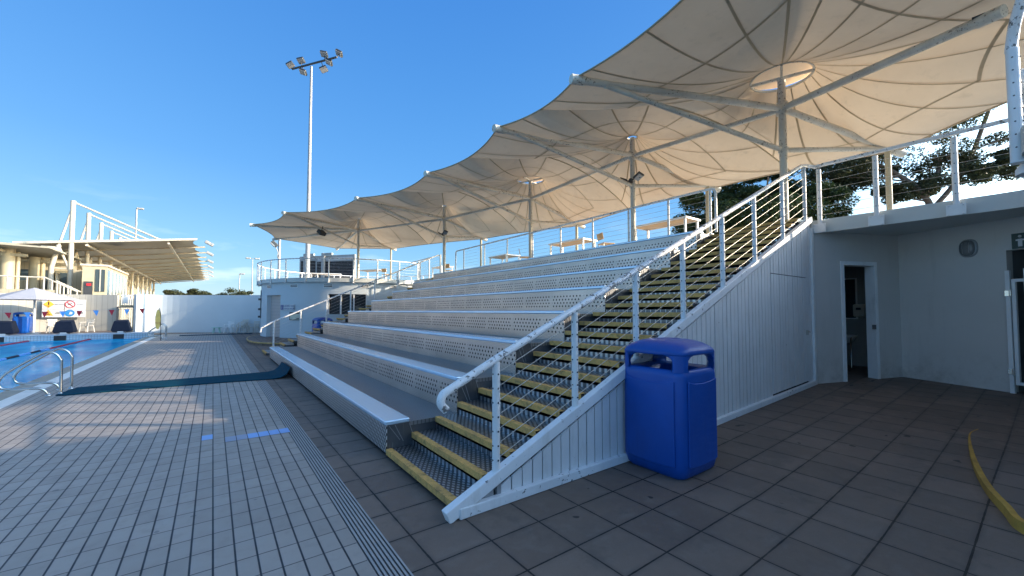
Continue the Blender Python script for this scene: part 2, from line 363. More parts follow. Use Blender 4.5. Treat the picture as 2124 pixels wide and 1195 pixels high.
def water():
    t = NT('pool_water'); n = t.noise(1.1, 3, .55, sc_=(1, .45, 1)); n2 = t.noise(5, 3, .6, sc_=(1, .6, 1)); b = t.noise(.35, 2, .5)
    c = t.mix(t.ramp(n, .35, .7), (.002,.34,.60), (.04,.52,.80)); c = t.mix(t.ramp(b, .45, .7, 0, .5), c, (.004,.12,.42))
    t.set(c, .5, 0); t.b.inputs['Specular IOR Level'].default_value = 0
    bn = t.t.nodes.new('ShaderNodeBump'); bn.inputs['Strength'].default_value = .3; bn.inputs['Distance'].default_value = .12; t.lk(t.math('ADD', n, t.math('MULTIPLY', n2, .35)), bn.inputs['Height'])
    gl = t.t.nodes.new('ShaderNodeBsdfGlossy'); gl.inputs['Roughness'].default_value = .06; t.lk(bn.outputs[0], gl.inputs['Normal'])
    fr = t.t.nodes.new('ShaderNodeFresnel'); fr.inputs['IOR'].default_value = 1.33; t.lk(bn.outputs[0], fr.inputs['Normal'])
    ms = t.t.nodes.new('ShaderNodeMixShader'); t.lk(t.math('MULTIPLY', fr.outputs[0], .42), ms.inputs[0]); t.lk(t.b.outputs[0], ms.inputs[1]); t.lk(gl.outputs[0], ms.inputs[2]); t.lk(ms.outputs[0], t.o.inputs[0]); return t.m
M['water'] = water()
def pooltile():
    t = NT('pool_end_mosaic'); x, y, z = t.xyz()
    e = t.math('MINIMUM', t.math('FRACT', t.math('MULTIPLY', x, 8)), t.math('FRACT', t.math('MULTIPLY', z, 8)))
    t.set(t.mix(t.ramp(e, .06, .14), (.10,.13,.16), (.42,.53,.60)), .35); return t.m
M['mosaic'] = pooltile()
def grate():
    t = NT('slotted_drain_grate'); x, y, z = t.xyz()
    f = t.math('FRACT', t.math('MULTIPLY', t.math('SUBTRACT', x, .868), 1/.0265)); g = t.ramp(t.math('ABSOLUTE', t.math('SUBTRACT', f, .5)), .26, .33)
    n = t.noise(6, 3, .6)
    t.set(t.mix(g, t.mix(n, (.30,.30,.29), (.42,.41,.40)), (.015,.015,.017)), .55); t.bump(t.math('SUBTRACT', 1, g), .7, .006); return t.m
M['grate'] = grate()
def roller():
    t = NT('roller_shutter'); x, y, z = t.xyz(); f = t.math('FRACT', t.math('MULTIPLY', z, 1/.085))
    t.set(t.mix(t.ramp(f, 0, .25), (.18,.15,.14), (.58,.49,.45)), .5); t.bump(f, .5, .01); return t.m
M['roller'] = roller()
def fabric(name, c0, c1, tr=.35):
    t = NT(name); n = t.noise(1.3, 5, .65); n2 = t.noise(4, 5, .7, sc_=(1, 1, 1)); w_ = t.noise(90, 2, .5)
    c = t.mix(t.ramp(n, .3, .75), c0, c1); c = t.mix(t.ramp(n2, .56, .82, 0, .45), c, tuple(x*.62 for x in c1))
    t.set(c, .8); t.bump(w_, .15, .002)
    tb = t.t.nodes.new('ShaderNodeBsdfTranslucent'); t.lk(c, tb.inputs[0]); ms = t.t.nodes.new('ShaderNodeMixShader'); ms.inputs[0].default_value = tr
    t.lk(t.b.outputs[0], ms.inputs[1]); t.lk(tb.outputs[0], ms.inputs[2]); t.lk(ms.outputs[0], t.o.inputs[0]); return t.m
M['fabric'] = fabric('canopy_fabric', (.74,.575,.405), (.67,.515,.355), .12)
M['seam'] = fabric('canopy_seam', (.53,.415,.27), (.44,.34,.215), .14)
M['clubroof'] = fabric('club_canopy_fabric', (.46,.425,.34), (.40,.365,.295), .12)
def leafm(name, a, b):
    t = NT(name); n = t.noise(1.2, 2, .6); n2 = t.noise(25, 2, .6); c = t.mix(t.ramp(n, .35, .7), a, b); c = t.mix(t.ramp(n2, .5, .7, 0, .5), c, tuple(x*1.7 for x in b))
    t.set(c, .6); tb = t.t.nodes.new('ShaderNodeBsdfTranslucent'); t.lk(c, tb.inputs[0]); ms = t.t.nodes.new('ShaderNodeMixShader'); ms.inputs[0].default_value = .3
    t.lk(t.b.outputs[0], ms.inputs[1]); t.lk(tb.outputs[0], ms.inputs[2]); t.lk(ms.outputs[0], t.o.inputs[0]); return t.m
M['leaf'] = leafm('dense_foliage', (.018,.040,.012), (.045,.075,.02))
M['leaf2'] = leafm('sparse_foliage', (.035,.052,.022), (.075,.085,.04))
def boards(name, col, step, axis=0):
    t = NT(name); s_ = t.xyz()[axis]; f = t.math('FRACT', t.math('MULTIPLY', s_, 1/step)); g = t.ramp(f, .0, .12, 1, 0)
    n = t.noise(2, 3, .6); t.set(t.mix(t.math('MULTIPLY', g, .6), t.mix(n, col, tuple(x*.88 for x in col)), tuple(x*.3 for x in col)), .6); return t.m
M['clubwall'] = boards('club_cladding', (.46,.41,.30), .35, 0)
M['ribwall'] = boards('ribbed_white_wall', (.44,.42,.37), .30, 0)
def ledm():
    t = NT('scoreboard_face'); x, y, z = t.xyz(); n = t.white(t.math('FLOOR', t.math('MULTIPLY', x, 14)), t.math('FLOOR', t.math('MULTIPLY', z, 12)))
    t.set(t.mix(t.ramp(n, .8, 1), (.012,.012,.016), (.07,.07,.09)), .5); return t.m
M['led'] = ledm()
def asphaltground():
    return plain('surrounding_ground', (.16,.17,.12), .95, var=.3, ns=.1)
M['ground'] = asphaltground()
# ------------------------------------------------------------------ the setting
def gz(x): return max(0.0, (x-4)*.037)
m = MB(); m.quad((-400,-400,-.1),(400,-400,-.1),(400,400,-.1),(-400,400,-.1)); m.build('ground', M['ground'], kind='structure')
m = MB(); m.quad((-2.84,-8,0),(.86,-8,0),(.86,37.5,0),(-2.84,37.5,0)); m.build('pool_deck', M['tiles'], kind='structure')
m = MB(); m.box(-3.42,-3.10,-8,34,-.3,0); m.build('pool_coping', plain('coping_stone', (.36,.32,.26), .7, var=.15), kind='structure', bevel=.01)
m = MB(); m.quad((-3.10,-8,0),(-2.84,-8,0),(-2.84,34,0),(-3.10,34,0)); m.build('white_edge_stripe', M['whitestripe'] if 'whitestripe' in M else plain('white_tile_stripe', (.84,.80,.74), .5, var=.08, ns=5), kind='structure')
m = MB(); m.quad((.86,-8,0),(1.045,-8,0),(1.045,37.5,0),(.86,37.5,0)); m.build('drain_strip', M['grate'], kind='structure')
m = MB()
m.quad((1.045,-8,0),(4,-8,0),(4,37.5,0),(1.045,37.5,0)); m.quad((4,-8,0),(18,-8,gz(18)),(18,3.4,gz(18)),(4,3.4,0)); m.quad((4,3.4,0),(30,3.4,0),(30,60,0),(4,60,0))
m.quad((-3.4,37.5,0),(4,37.5,0),(4,60,0),(-3.4,60,0)); m.quad((-30,35.6,0),(-3.4,35.6,0),(-3.4,60,0),(-30,60,0))
m.build('paving', M['pavers'], kind='structure')
m = MB(); N1 = 40
m.quad((-29,-8,-.045),(-3.42,-8,-.045),(-3.42,34,-.045),(-29,34,-.045)); m.build('pool_water', M['water'], kind='structure')
m = MB(); bl = plain('pale_blue_marker_tile', (.24,.42,.80), .4, var=.05); bl2 = bl
def mark(i, j, n=1):    # tile cell indices
    x0 = .037+.1215*i; y0 = .024+.25*j
    for k in range(n): m.quad((x0+.1215*k+.004,y0+.003,.003),(x0+.1215*(k+1)-.003,y0+.003,.003),(x0+.1215*(k+1)-.003,y0+.247,.003),(x0+.1215*k+.004,y0+.247,.003))
mark(-1, 26); mark(3, 25, 4); m.build('deck_marker_tiles', bl, kind='structure')
m = MB(); mark(1, 25, 2); m.build('faded_marker_tiles', plain('faded_marker', (.30,.34,.46), .5), kind='structure')
m = MB(); m.box(-29,-3.1,34,35.6,-.3,.24); m.build('pool_end_wall', M['mosaic'], kind='structure')
m = MB(); m.box(-29,-3.05,33.96,35.6,.24,.29); m.build('pool_end_coping', plain('pale_coping', (.48,.53,.58), .5), kind='structure')
# raised curved platform with yellow edge, at the right
arc = [(4.3,-.75),(4.55,-.15),(4.77,.20),(5.08,.31),(5.58,.45),(6.39,.59),(7.46,.70),(7.9,.66)]
def smooth(p, n=6):
    r = []
    for i in range(len(p)-1):
        a = p[max(i-1,0)]; b = p[i]; c = p[i+1]; d = p[min(i+2,len(p)-1)]
        for k in range(n):
            t = k/n; r.append(tuple(.5*((2*b[q])+(-a[q]+c[q])*t+(2*a[q]-5*b[q]+4*c[q]-d[q])*t*t+(-a[q]+3*b[q]-3*c[q]+d[q])*t**3) for q in range(len(b))))
    r.append(tuple(p[-1])); return r
arc = smooth(arc)
m = MB(); poly = arc+[(8.2,-4),(4.3,-4)]; kz = lambda x: .108+.010*(x-4.8)
qq = [(x,y) for x,y in poly][::-1]; nq = len(qq); m.add([(x,y,-.05) for x,y in qq]+[(x,y,kz(x)) for x,y in qq], [tuple(range(nq))[::-1], tuple(range(nq,2*nq))]+[(i,(i+1) % nq,(i+1) % nq+nq,i+nq) for i in range(nq)]); m.build('raised_platform', M['pavers'], kind='structure')
m = MB(); yk = plain('yellow_kerb_paint', (.52,.29,.05), .75, var=.3, ns=6, bmp=.4)
for i in range(len(arc)-1):
    (x0,y0),(x1,y1) = arc[i], arc[i+1]; d = Vector((x1-x0,y1-y0,0)).normalized(); nrm = Vector((-d.y,d.x,0))
    w_ = .04 if x0 < 6.0 else max(.010, .04-(x0-6.0)*.02); z0_ = kz(x0)+.005; z1_ = kz(x1)+.005
    a = Vector((x0,y0,0)); b = Vector((x1,y1,0)); o_ = nrm*.006; i_ = -nrm*w_
    m.add([a+o_+Vector((0,0,.0)), b+o_, b+o_*.3+Vector((0,0,z1_)), a+o_*.3+Vector((0,0,z0_)), a+i_+Vector((0,0,z0_)), b+i_+Vector((0,0,z1_))], [(0,1,2,3),(3,2,5,4)])
m.build('platform_kerb', yk, kind='structure')

# ------------------------------------------------------------------ grandstand seating
SX = [1.601,2.502,3.429,4.37,5.321,6.282,7.269,8.265]; SZ = [.408,.815,1.233,1.653,2.082,2.491,2.932,3.371]
Y0 = 4.55; YE = [16.17,16.55,16.9,17.0,17.1,17.3,17.4,17.4]; DZ = 3.47
gs = thing('grandstand', (1.6, 4.55, 0), 'tiered grandstand of eight silver aluminium bench rows with perforated risers, beside the stairs', 'grandstand')
for i in range(8):
    x, z, ye = SX[i], SZ[i], YE[i]; zb = 0.05 if i == 0 else SZ[i-1]-.05
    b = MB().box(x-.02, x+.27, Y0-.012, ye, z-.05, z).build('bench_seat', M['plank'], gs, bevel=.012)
    m = MB(); cuts = [Y0+k*2.5 for k in range(1, 6)]; ys = [Y0]+[c for c in cuts if c < ye-.3]+[ye]
    for k in range(len(ys)-1): m.box(x+.0, x+.012, ys[k]+.002, ys[k+1]-.002, zb, z-.052)
    m.build('riser_panel', M['front'] if i == 0 else M['perf'], gs, uvf=lambda v, zb=zb: (v[1], v[2]-zb+.02))
    if i < 7:
        m = MB(); m.box(x+.27, SX[i+1]-.003, Y0, max(ye, YE[i+1]), z-.095, z-.05); m.build('footboard', M['foot'], gs)
    else:
        m = MB(); m.box(x+.27, 9.45, Y0, ye+.5, z-.09, z-.04); m.build('footboard', M['foot'], gs)
    # end panels (trapezoid skirts under the bench ends) on both ends
    x1 = SX[i+1] if i < 7 else 9.4
    for ye_, s_ in ((Y0, 1), (ye, -1)):
        m = MB(); y = ye_ + .001*s_
        m.extr([(x+.013,y,max(zb-.5,.0)),(x1,y,max(zb-.1,0)),(x1,y,z-.1),(x+.27,y,z-.053),(x+.013,y,z-.053)], (0, .01*s_, 0))
        m.build('end_panel', M['side'], gs)
    m = MB()
    m.beam((x+.03,Y0-.004,z-.06),(x+.16,Y0-.004,zb+.12),.004,.006); m.beam((x+.10,Y0-.004,z-.06),(x+.20,Y0-.004,zb+.10),.004,.006); m.beam((x+.27,Y0-.004,z-.06),(x+.33,Y0-.004,z-.24),.004,.006)
    m.build('bracket_edge', M['grey'], gs)
m = MB()
for k in range(5):
    y = 5.6+k*2.6; m.beam((2.35,y,.10),(9.2,y,3.10),.08,.14)
    for x in (3.4,5.3,7.3,9.1): m.box(x-.05,x+.05,y-.05,y+.05,0,.10+(x-2.35)*.43)
m.build('support_frame', M['grey'], gs)

# ------------------------------------------------------------------ staircases
STEP = []
for i in range(8):
    x = SX[i]; x1 = SX[i+1] if i < 7 else 9.2; z = SZ[i]-.318; z1 = (SZ[i+1]-.318) if i < 7 else 3.47
    for k in range(3): STEP.append((x+(x1-x)*k/3, z+(z1-z)*k/3))
STEP.append((9.2, 3.47))
def stair(ya, yb, label, name='staircase'):
    t = thing(name, (1.6, ya, 0), label, 'staircase')
    for i, (x, z) in enumerate(STEP):
        xn = STEP[i+1][0] if i < len(STEP)-1 else 9.7
        jt = random.uniform(-.002, .002)
        tr = MB().box(x+.05, xn+.03, ya, yb, z-.012+jt, z+jt).build('tread', M['tread'], t)
        m = MB(); m.box(x, x+.066, ya+.001, yb-.001, z+.004, z+.009); m.box(x-.005, x+.001, ya+.001, yb-.001, z-.052, z+.009)
        m.build('nosing', M['nosing'], tr, bevel=.002)
        m = MB(); m.box(xn+.012, xn+.018, ya, yb, z, z+.05); m.build('back_lip', M['tread'], tr)
        for y in (ya+.004, yb-.008): m = MB(); m.extr([(x,y,z-.014),(xn+.02,y,z-.014),(xn+.02,y,z-.05),(x+.14,y,z-.17),(x+.01,y,z-.05)], (0,.004,0)); m.build('side_bracket', M['side'], tr)
    m = MB()
    for y in (ya+.06, (ya+yb)/2, yb-.06): m.beam((2.1,y,.03),(9.3,y,3.14),.06,.12)
    m.build('under_beam', M['darkmetal'], t)
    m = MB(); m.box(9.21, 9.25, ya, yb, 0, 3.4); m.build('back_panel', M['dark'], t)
    return t
stair(3.0, 4.54, 'open aluminium stairs with worn yellow nosings climbing beside the white boarded flank')
stair(17.45, 18.9, 'far stairs with yellow nosings at the kiosk end of the grandstand', 'staircase')

# white boarded flank under the near stairs
fl = thing('cladding_wall', (1.6, 2.9, 0), 'white vertically boarded wall closing the side of the near stairs', 'wall')
sl_ = .4305; zs = lambda x: .228+(x-1.979)*sl_       # stringer top centre line
bw = .119; x = 2.02; k = 0; bo = MB(); dr = MB(); rb = random.Random(4)
while x < 9.5:
    xe = min(x+bw, 9.52); g = .015; dpt = 2.9+rb.uniform(-.003,.003)
    z0a, z0b = gz(x)+.085, gz(xe)+.085; za, zb_ = zs(x)-.10, zs(xe)-.10
    def bd(mb, za1, zb1, za0, zb0):
        if min(za1-za0, zb1-zb0) < -.02: return
        mb.extr([(x+g/2,dpt,za0),(xe-g/2,dpt,zb0),(xe-g/2,dpt,max(zb1,zb0)),(x+g/2,dpt,max(za1,za0))], (0,.018,0))
    if 7.58 < x < 9.18:
        bd(bo, za, zb_, 2.30, 2.30); bd(dr, 2.285, 2.285, z0a+.03, z0b+.03)
    else: bd(bo, za, zb_, z0a, z0b)
    x = xe if xe > x+.01 else 99
bo.build('board_panel', M['clad'], fl)
d_ = dr.build('door', M['clad'], fl)
m = MB(); m.box(9.17,9.20,2.865,2.9,1.19,1.28); m.tube([(9.185,2.87,1.25),(9.185,2.84,1.25),(9.11,2.84,1.245)], .011, 8); m.build('door_handle', M['steel'], d_)
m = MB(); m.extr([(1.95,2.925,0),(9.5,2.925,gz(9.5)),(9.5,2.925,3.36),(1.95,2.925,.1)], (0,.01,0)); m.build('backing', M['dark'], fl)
m = MB(); m.beam((1.50,2.90,.035),(9.55,2.90,zs(9.55)-.012),.085,.105); m.build('stringer_board', M['worn'], fl, bevel=.008)
m = MB(); m.beam((1.60,2.875,.045),(4.0,2.88,.045),.06,.085); m.beam((4.0,2.88,.045),(9.5,2.88,gz(9.5)+.045),.06,.085); m.build('base_board', M['worn'], fl, bevel=.008)
m = MB(); m.box(9.50,9.60,2.86,2.96,gz(9.5),3.30); m.build('corner_post', M['white'], fl, bevel=.01)
m = MB(); m.box(1.86,1.95,2.90,2.95,.0,.16); m.box(1.98,2.02,2.89,2.93,.03,.18); m.build('foot_bracket', M['grey'], fl)

# ------------------------------------------------------------------ railings
def railing(name, loc, label, posts, rail, r=.032, pr=.034, nc=7, zlow=.12, mat='rail', pmat='white', flat=False, flange=False, cat='railing', plate=True, hgt=None):
    t = thing(name, loc, label, cat)
    m = MB(); m.tube(rail, r, 12); m.build('handrail', M[mat], t)
    tops = []
    for (p, h) in posts:
        m = MB(); p = Vector(p)
        if flat:
            m.box(p.x-.022, p.x+.022, p.y-.045, p.y+.045, p.z, p.z+h)
        else: m.tube([p, p+Vector((0,0,h))], pr, 12)
        po = m.build('post', M[pmat], t)
        if plate:
            m = MB()
            if flange:
                m.box(p.x-.075,p.x-.045,p.y-.11,p.y+.11,p.z-.02,p.z+.16)
                for a in (-.08,.08):
                    for b in (.0,.14): m.ball((p.x-.078,p.y+a,p.z+b), .014, 6, 4)
            else: m.box(p.x-.06,p.x+.06,p.y-.045,p.y+.045,p.z-.008,p.z+.008)
            m.build('base_plate', M['white'], po)
        m = MB()
        for k in range(nc):
            z = p.z+zlow+(h-zlow-.1)*k/(nc-1) if nc > 1 else 0
            m.ball((p.x-.0,p.y-(pr if not flat else .045),z), .009, 6, 4); m.ball((p.x-.9*pr,p.y,z), .009, 6, 4)
        if nc: m.build('cable_fitting', M['darkmetal'], po)
        tops.append((p, h))
    if nc:
        m = MB()
        for i in range(len(tops)-1):
            (a, ha), (b, hb) = tops[i], tops[i+1]
            for k in range(nc):
                f = k/(nc-1); m.tube([a+Vector((0,0,zlow+(ha-zlow-.1)*f)), b+Vector((0,0,zlow+(hb-zlow-.1)*f))], .0035, 5, caps=False)
        m.build('cables', M['cable'], t)
    return t
PX = [1.979,2.934,3.927,4.925,5.985,7.05,8.199,9.3]
ztop = lambda x: 1.222+(x-1.979)*.4515
near_posts = [((x,2.906,zs(x)+.03), ztop(x)-zs(x)-.045) for x in PX]
rail = smooth([(1.50,2.906,.865),(1.455,2.906,.92),(1.47,2.906,.985),(1.56,2.906,1.035),(1.979,2.906,1.235)],4)+[(9.15,2.906,ztop(9.15)+.01),(9.5,2.906,4.55),(9.72,2.84,4.56)]
railing('stair_railing', (1.5,2.906,0), 'white stair railing with worn paint and wire cables beside the near stairs', near_posts, rail, r=.034)
far_posts = [((x,18.75,zs(x)), ztop(x)-zs(x)) for x in PX[:]]
rail = [(1.52,18.75,.80),(1.55,18.75,.98),(1.979,18.75,1.235),(9.2,18.75,ztop(9.2)+.02)]
railing('stair_railing', (1.5,18.75,0), 'white cable railing of the far stairs in front of the round kiosk', far_posts, rail)
rp = [((9.45,y,DZ), 1.05) for y in (4.85,5.95,7.2,8.55,10.0,11.5,13.1,14.8,16.6)]
rl = [(9.45,4.72,3.5),(9.45,4.72,4.42)]+smooth([(9.45,4.72,4.42),(9.45,4.75,4.52),(9.45,4.85,4.55)],3)+[(9.45,17.3,4.55)]+[(9.45,17.38,4.5),(9.45,17.4,3.5)]
railing('deck_railing', (9.45,4.7,DZ), 'white cable railing along the top deck behind the uppermost bench row', rp, rl, pr=.028, r=.030)
# walkway over the alcove, with curved slab edge
edge = smooth([(9.75,2.95),(9.79,1.9),(9.79,1.0),(9.80,.45),(9.70,.12),(9.3,-.08),(8.4,-.12),(7.5,.0),(6.9,.13),(6.62,.165),(6.3,.12),(6.0,-.1)],5)
wk = thing('walkway', (9.8,1.5,3.28), 'grey white concrete walkway slab with bolted fascia above the toilet alcove', 'walkway')
m = MB(); poly = edge+[(6.0,-3),(16,-3),(16,2.95)]; m.prism(poly[::-1], 3.235, 3.46); m.build('slab', M['slab'], wk)
m = MB()
for i in range(len(edge)-1):
    (x0,y0),(x1,y1) = edge[i], edge[i+1]; d = Vector((x1-x0,y1-y0,0)).normalized(); nn = Vector((d.y,-d.x,0))
    if nn.x > 0 and i < 18: nn = -nn
    nn = Vector((d.y,-d.x,0)); a = Vector((x0,y0,0)); b = Vector((x1,y1,0))
    m.add([a+nn*.012+Vector((0,0,3.215)), b+nn*.012+Vector((0,0,3.215)), b+nn*.012+Vector((0,0,3.475)), a+nn*.012+Vector((0,0,3.475)), a+Vector((0,0,3.475)), b+Vector((0,0,3.475)), a+Vector((0,0,3.215)), b+Vector((0,0,3.215))], [(0,1,2,3),(3,2,5,4),(0,6,7,1)])
m.build('fascia', M['slab'], wk)
wp = [((9.70,2.78,3.22), 1.27), ((9.70,1.92,3.22), 1.27), ((9.71,.94,3.22), 1.27), ((9.72,.02,3.22),1.27)]
railing('walkway_railing', (9.7,1.5,3.22), 'white railing with bolted flat posts on the walkway above the alcove', wp,
        [(9.72,2.86,4.555),(9.70,2.7,4.56),(9.70,.0,4.56)], flange=True, pr=.04, r=.036, nc=6, zlow=.34)
m = None
rr = railing('curved_railing', (6.6,.2,3.1), 'white railing post with a handrail bending upwards at the right edge of the picture', [((6.6,.205,3.17),1.19),((7.1,.15,3.2),.92),((5.6,-.12,3.4),1.6)],
        smooth([(6.62,.215,4.34),(6.58,.20,4.45),(6.45,.16,4.62),(6.1,.02,4.95),(5.6,-.15,5.3)],5), pr=.048, r=.045, nc=8, zlow=.15)
m = MB(); m.tube(smooth([(6.66,.16,4.14),(6.8,.135,3.98),(7.1,.12,3.93),(7.6,.1,3.9)],4), .034, 10); m.build('side_rail', M['white'], rr)
col = thing('column', (6.75,.06,0), 'slim white round column under the right edge of the walkway', 'column')
MB().cyl((6.75,.06), .095, gz(6.75), 3.235, 20).build('shaft', M['white'], col)
MB().lathe((6.75,.06,0), [(.17,3.06),(.17,3.12),(.12,3.2),(.12,3.236)], 20).build('capital', M['white'], col)

# ------------------------------------------------------------------ toilet alcove walls
A0 = Vector((9.60,2.9,0)); A1 = Vector((11.56,1.97,0)); B1 = Vector((10.99,.565,0)); ta = (A1-A0).normalized(); na = Vector((ta.y,-ta.x,0))
aw = thing('alcove_wall', (10.6,2.4,.2), 'white rendered wall with an open doorway beside the boarded stair flank', 'wall')
def wseg(mb, P, T, Nn, s0, s1, z0, z1, th=.16):
    a = P+T*s0; b = P+T*s1; c = b-Nn*th; d = a-Nn*th
    pts = [(a.x,a.y),(b.x,b.y),(c.x,c.y),(d.x,d.y)]; mb.prism(pts, z0, z1)
L = (A1-A0).length; s0 = .725; s1 = 1.53
m = MB(); wseg(m, A0, ta, na, 0, s0, -.1, 3.24); wseg(m, A0, ta, na, s1, L, -.1, 3.24); wseg(m, A0, ta, na, s0, s1, 2.60, 3.24); m.build('wall_panel', M['render'], aw)
df = MB()
for a, b in ((s0-.05, s0+.03), (s1-.02, s1+.05)): wseg(df, A0+na*.02, ta, na, a, b, .15, 2.66, .20)
wseg(df, A0+na*.018, ta, na, s0+.03, s1-.03, 2.58, 2.66, .20)
fr = df.build('door_frame', M['white'], aw, bevel=.006)
m = MB(); c_ = A0+ta*(s1-.05)+na*.0; m.cbox((c_.x,c_.y,1.32),(.03,.06,.09)); m.build('latch', M['darkmetal'], fr)
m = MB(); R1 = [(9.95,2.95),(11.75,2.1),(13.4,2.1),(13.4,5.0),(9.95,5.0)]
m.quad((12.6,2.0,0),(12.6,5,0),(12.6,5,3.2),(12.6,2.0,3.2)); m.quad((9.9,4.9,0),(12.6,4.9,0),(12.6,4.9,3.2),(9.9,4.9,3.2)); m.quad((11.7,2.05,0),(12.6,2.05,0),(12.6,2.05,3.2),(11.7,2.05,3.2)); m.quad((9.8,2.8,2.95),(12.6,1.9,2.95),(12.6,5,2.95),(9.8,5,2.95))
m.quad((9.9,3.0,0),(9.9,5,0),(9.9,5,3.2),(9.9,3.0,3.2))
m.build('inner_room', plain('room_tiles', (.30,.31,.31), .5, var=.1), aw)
dsp = thing('towel_dispenser', (12.55,2.9,1.45), 'grey towel dispenser on the inner wall seen through the doorway', 'dispenser')
m = MB(); m.cbox((12.53,2.86,1.66),(.14,.22,.30)); m.build('casing', M['plastic'], dsp, bevel=.03); m = MB(); m.cbox((12.455,2.86,1.70),(.012,.09,.05)); m.build('window', M['black'], dsp)
mir = thing('mirror', (12.58,3.1,1.9), 'dark framed mirror on the inner wall of the washroom', 'mirror')
m = MB(); m.cbox((12.57,3.13,1.95),(.03,.46,1.0)); m.build('frame', M['white'], mir); m = MB(); m.cbox((12.55,3.13,1.95),(.012,.40,.94)); m.build('pane', M['glass'], mir)
bas = thing('wash_basin', (12.4,3.1,1.1), 'dark wash basin below the mirror inside the doorway', 'basin')
m = MB(); m.lathe((12.38,3.12,1.0), [(.02,-.15),(.16,-.08),(.24,.05),(.25,.07),(.20,.06),(.05,.0)], 18); m.build('bowl', M['whiteplastic'], bas); m = MB(); m.tube([(12.45,3.12,1.06),(12.45,3.12,1.2),(12.36,3.12,1.2)], .015, 8); m.build('tap', M['steel'], bas)
m = MB(); m.tube([(12.2,2.96,.2),(12.2,2.96,1.0),(12.35,2.96,1.05)], .016, 8); m.build('support_bar', M['steel'], bas)
tb = (B1-A1).normalized(); nb = Vector((tb.y,-tb.x,0)); LB = (B1-A1).length
rw = thing('rendered_wall', (11.2,1.2,.2), 'plain white rendered wall with oval lamp, right of the open doorway', 'wall')
m = MB(); wseg(m, A1, tb, nb, 0.0, LB+.06, -.1, 3.24); wseg(m, A1, tb, nb, LB+.06, LB+1.6, 2.69, 3.24); wseg(m, A1, tb, nb, LB+1.6, LB+3.5, -.1, 3.24); m.build('wall_panel', M['render'], rw)
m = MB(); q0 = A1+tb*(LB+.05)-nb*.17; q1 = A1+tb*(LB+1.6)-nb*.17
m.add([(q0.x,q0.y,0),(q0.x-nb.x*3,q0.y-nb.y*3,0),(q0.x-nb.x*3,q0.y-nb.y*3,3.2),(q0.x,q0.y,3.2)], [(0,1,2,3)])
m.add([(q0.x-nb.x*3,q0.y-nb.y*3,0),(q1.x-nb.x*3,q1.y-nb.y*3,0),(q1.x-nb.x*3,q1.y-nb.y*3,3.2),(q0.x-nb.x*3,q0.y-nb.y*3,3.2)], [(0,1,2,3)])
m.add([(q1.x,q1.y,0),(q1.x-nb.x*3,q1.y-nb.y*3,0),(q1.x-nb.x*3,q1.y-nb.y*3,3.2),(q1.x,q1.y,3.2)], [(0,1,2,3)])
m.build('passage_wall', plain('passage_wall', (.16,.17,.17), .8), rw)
# oval bulkhead lamp
def on_b(s, off, z): p = A1+tb*s+nb*off; return Vector((p.x,p.y,z))
sL = (Vector((11.147,.95,0))-A1).length
lp = thing('wall_lamp', tuple(on_b(sL,0,2.8)), 'oval grey bulkhead lamp on the plain rendered wall', 'lamp')
def oval(mb, s, z, a, b, off0, off1, n=24):
    pr = [(1,0),(1,.4),(.93,.75),(.75,.95),(.4,1.0),(.01,1.02)]; vs_ = []; fs = []
    for q, h in pr:
        for k in range(n):
            an = 2*PI*k/n; ca, sa = math.cos(an), math.sin(an)
            ca = math.copysign(abs(ca)**.8, ca); sa = math.copysign(abs(sa)**.8, sa)
            vs_.append(on_b(s+a*q*ca, off0+(off1-off0)*h, z+b*q*sa))
    for i in range(len(pr)-1):
        for k in range(n): fs.append((i*n+k,i*n+(k+1) % n,(i+1)*n+(k+1) % n,(i+1)*n+k))
    mb.add(vs_, fs, True)
m = MB(); oval(m, sL, 2.80, .13, .165, 0, .04); m.build('body', M['grey'], lp)
m = MB(); oval(m, sL, 2.80, .105, .14, .03, .085); m.build('diffuser', plain('grey_diffuser', (.16,.165,.165), .22), lp)
m = MB()
for q in (-.045,.045): m.tube([on_b(sL+q,.04,2.655), on_b(sL+q,.088,2.72), on_b(sL+q,.092,2.80), on_b(sL+q,.088,2.88), on_b(sL+q,.04,2.945)], .006, 6)
m.build('guard', M['grey'], lp)
sS = (Vector((10.90,.345,0))-A1).length
sg = thing('toilet_sign', tuple(on_b(sS,0,2.82)), 'dark green toilet sign with a white figure above the gate', 'sign')
def bplate(mb, s, z, w_, h_, o0, o1):
    a, b, c, d = on_b(s-w_/2,o0,z-h_/2), on_b(s+w_/2,o0,z-h_/2), on_b(s+w_/2,o0,z+h_/2), on_b(s-w_/2,o0,z+h_/2); mb.extr([a,b,c,d], nb*(o1-o0))
m = MB(); bplate(m, sS, 2.83, .2, .26, .002, .014); m.build('plate', plain('sign_green', (.01,.05,.045), .4), sg)
m = MB(); bplate(m, sS, 2.80, .05, .13, .015, .018); bplate(m, sS, 2.845, .10, .025, .0155, .0185); oc = on_b(sS,.018,2.905)
m.ball(oc, .022, 10, 6); m.build('figure', M['signwhite'], sg)
gt = thing('gate', tuple(on_b(LB+.5,0,.25)), 'white tubular gate of square bars at the right edge under the toilet sign', 'gate')
def gb(mb, s, z0, z1, w_=.045, o=.06): mb.extr([on_b(s-w_/2,o,z0),on_b(s+w_/2,o,z0),on_b(s+w_/2,o,z1),on_b(s-w_/2,o,z1)], nb*-.045)
def gh(mb, s0_, s1_, z, h_=.05, o=.06): mb.extr([on_b(s0_,o+.001,z-h_/2),on_b(s1_,o+.001,z-h_/2),on_b(s1_,o+.001,z+h_/2),on_b(s0_,o+.001,z+h_/2)], nb*-.047)
m = MB(); gb(m, LB+.085, .25, 2.34, .055); m.build('post', M['white'], gt)
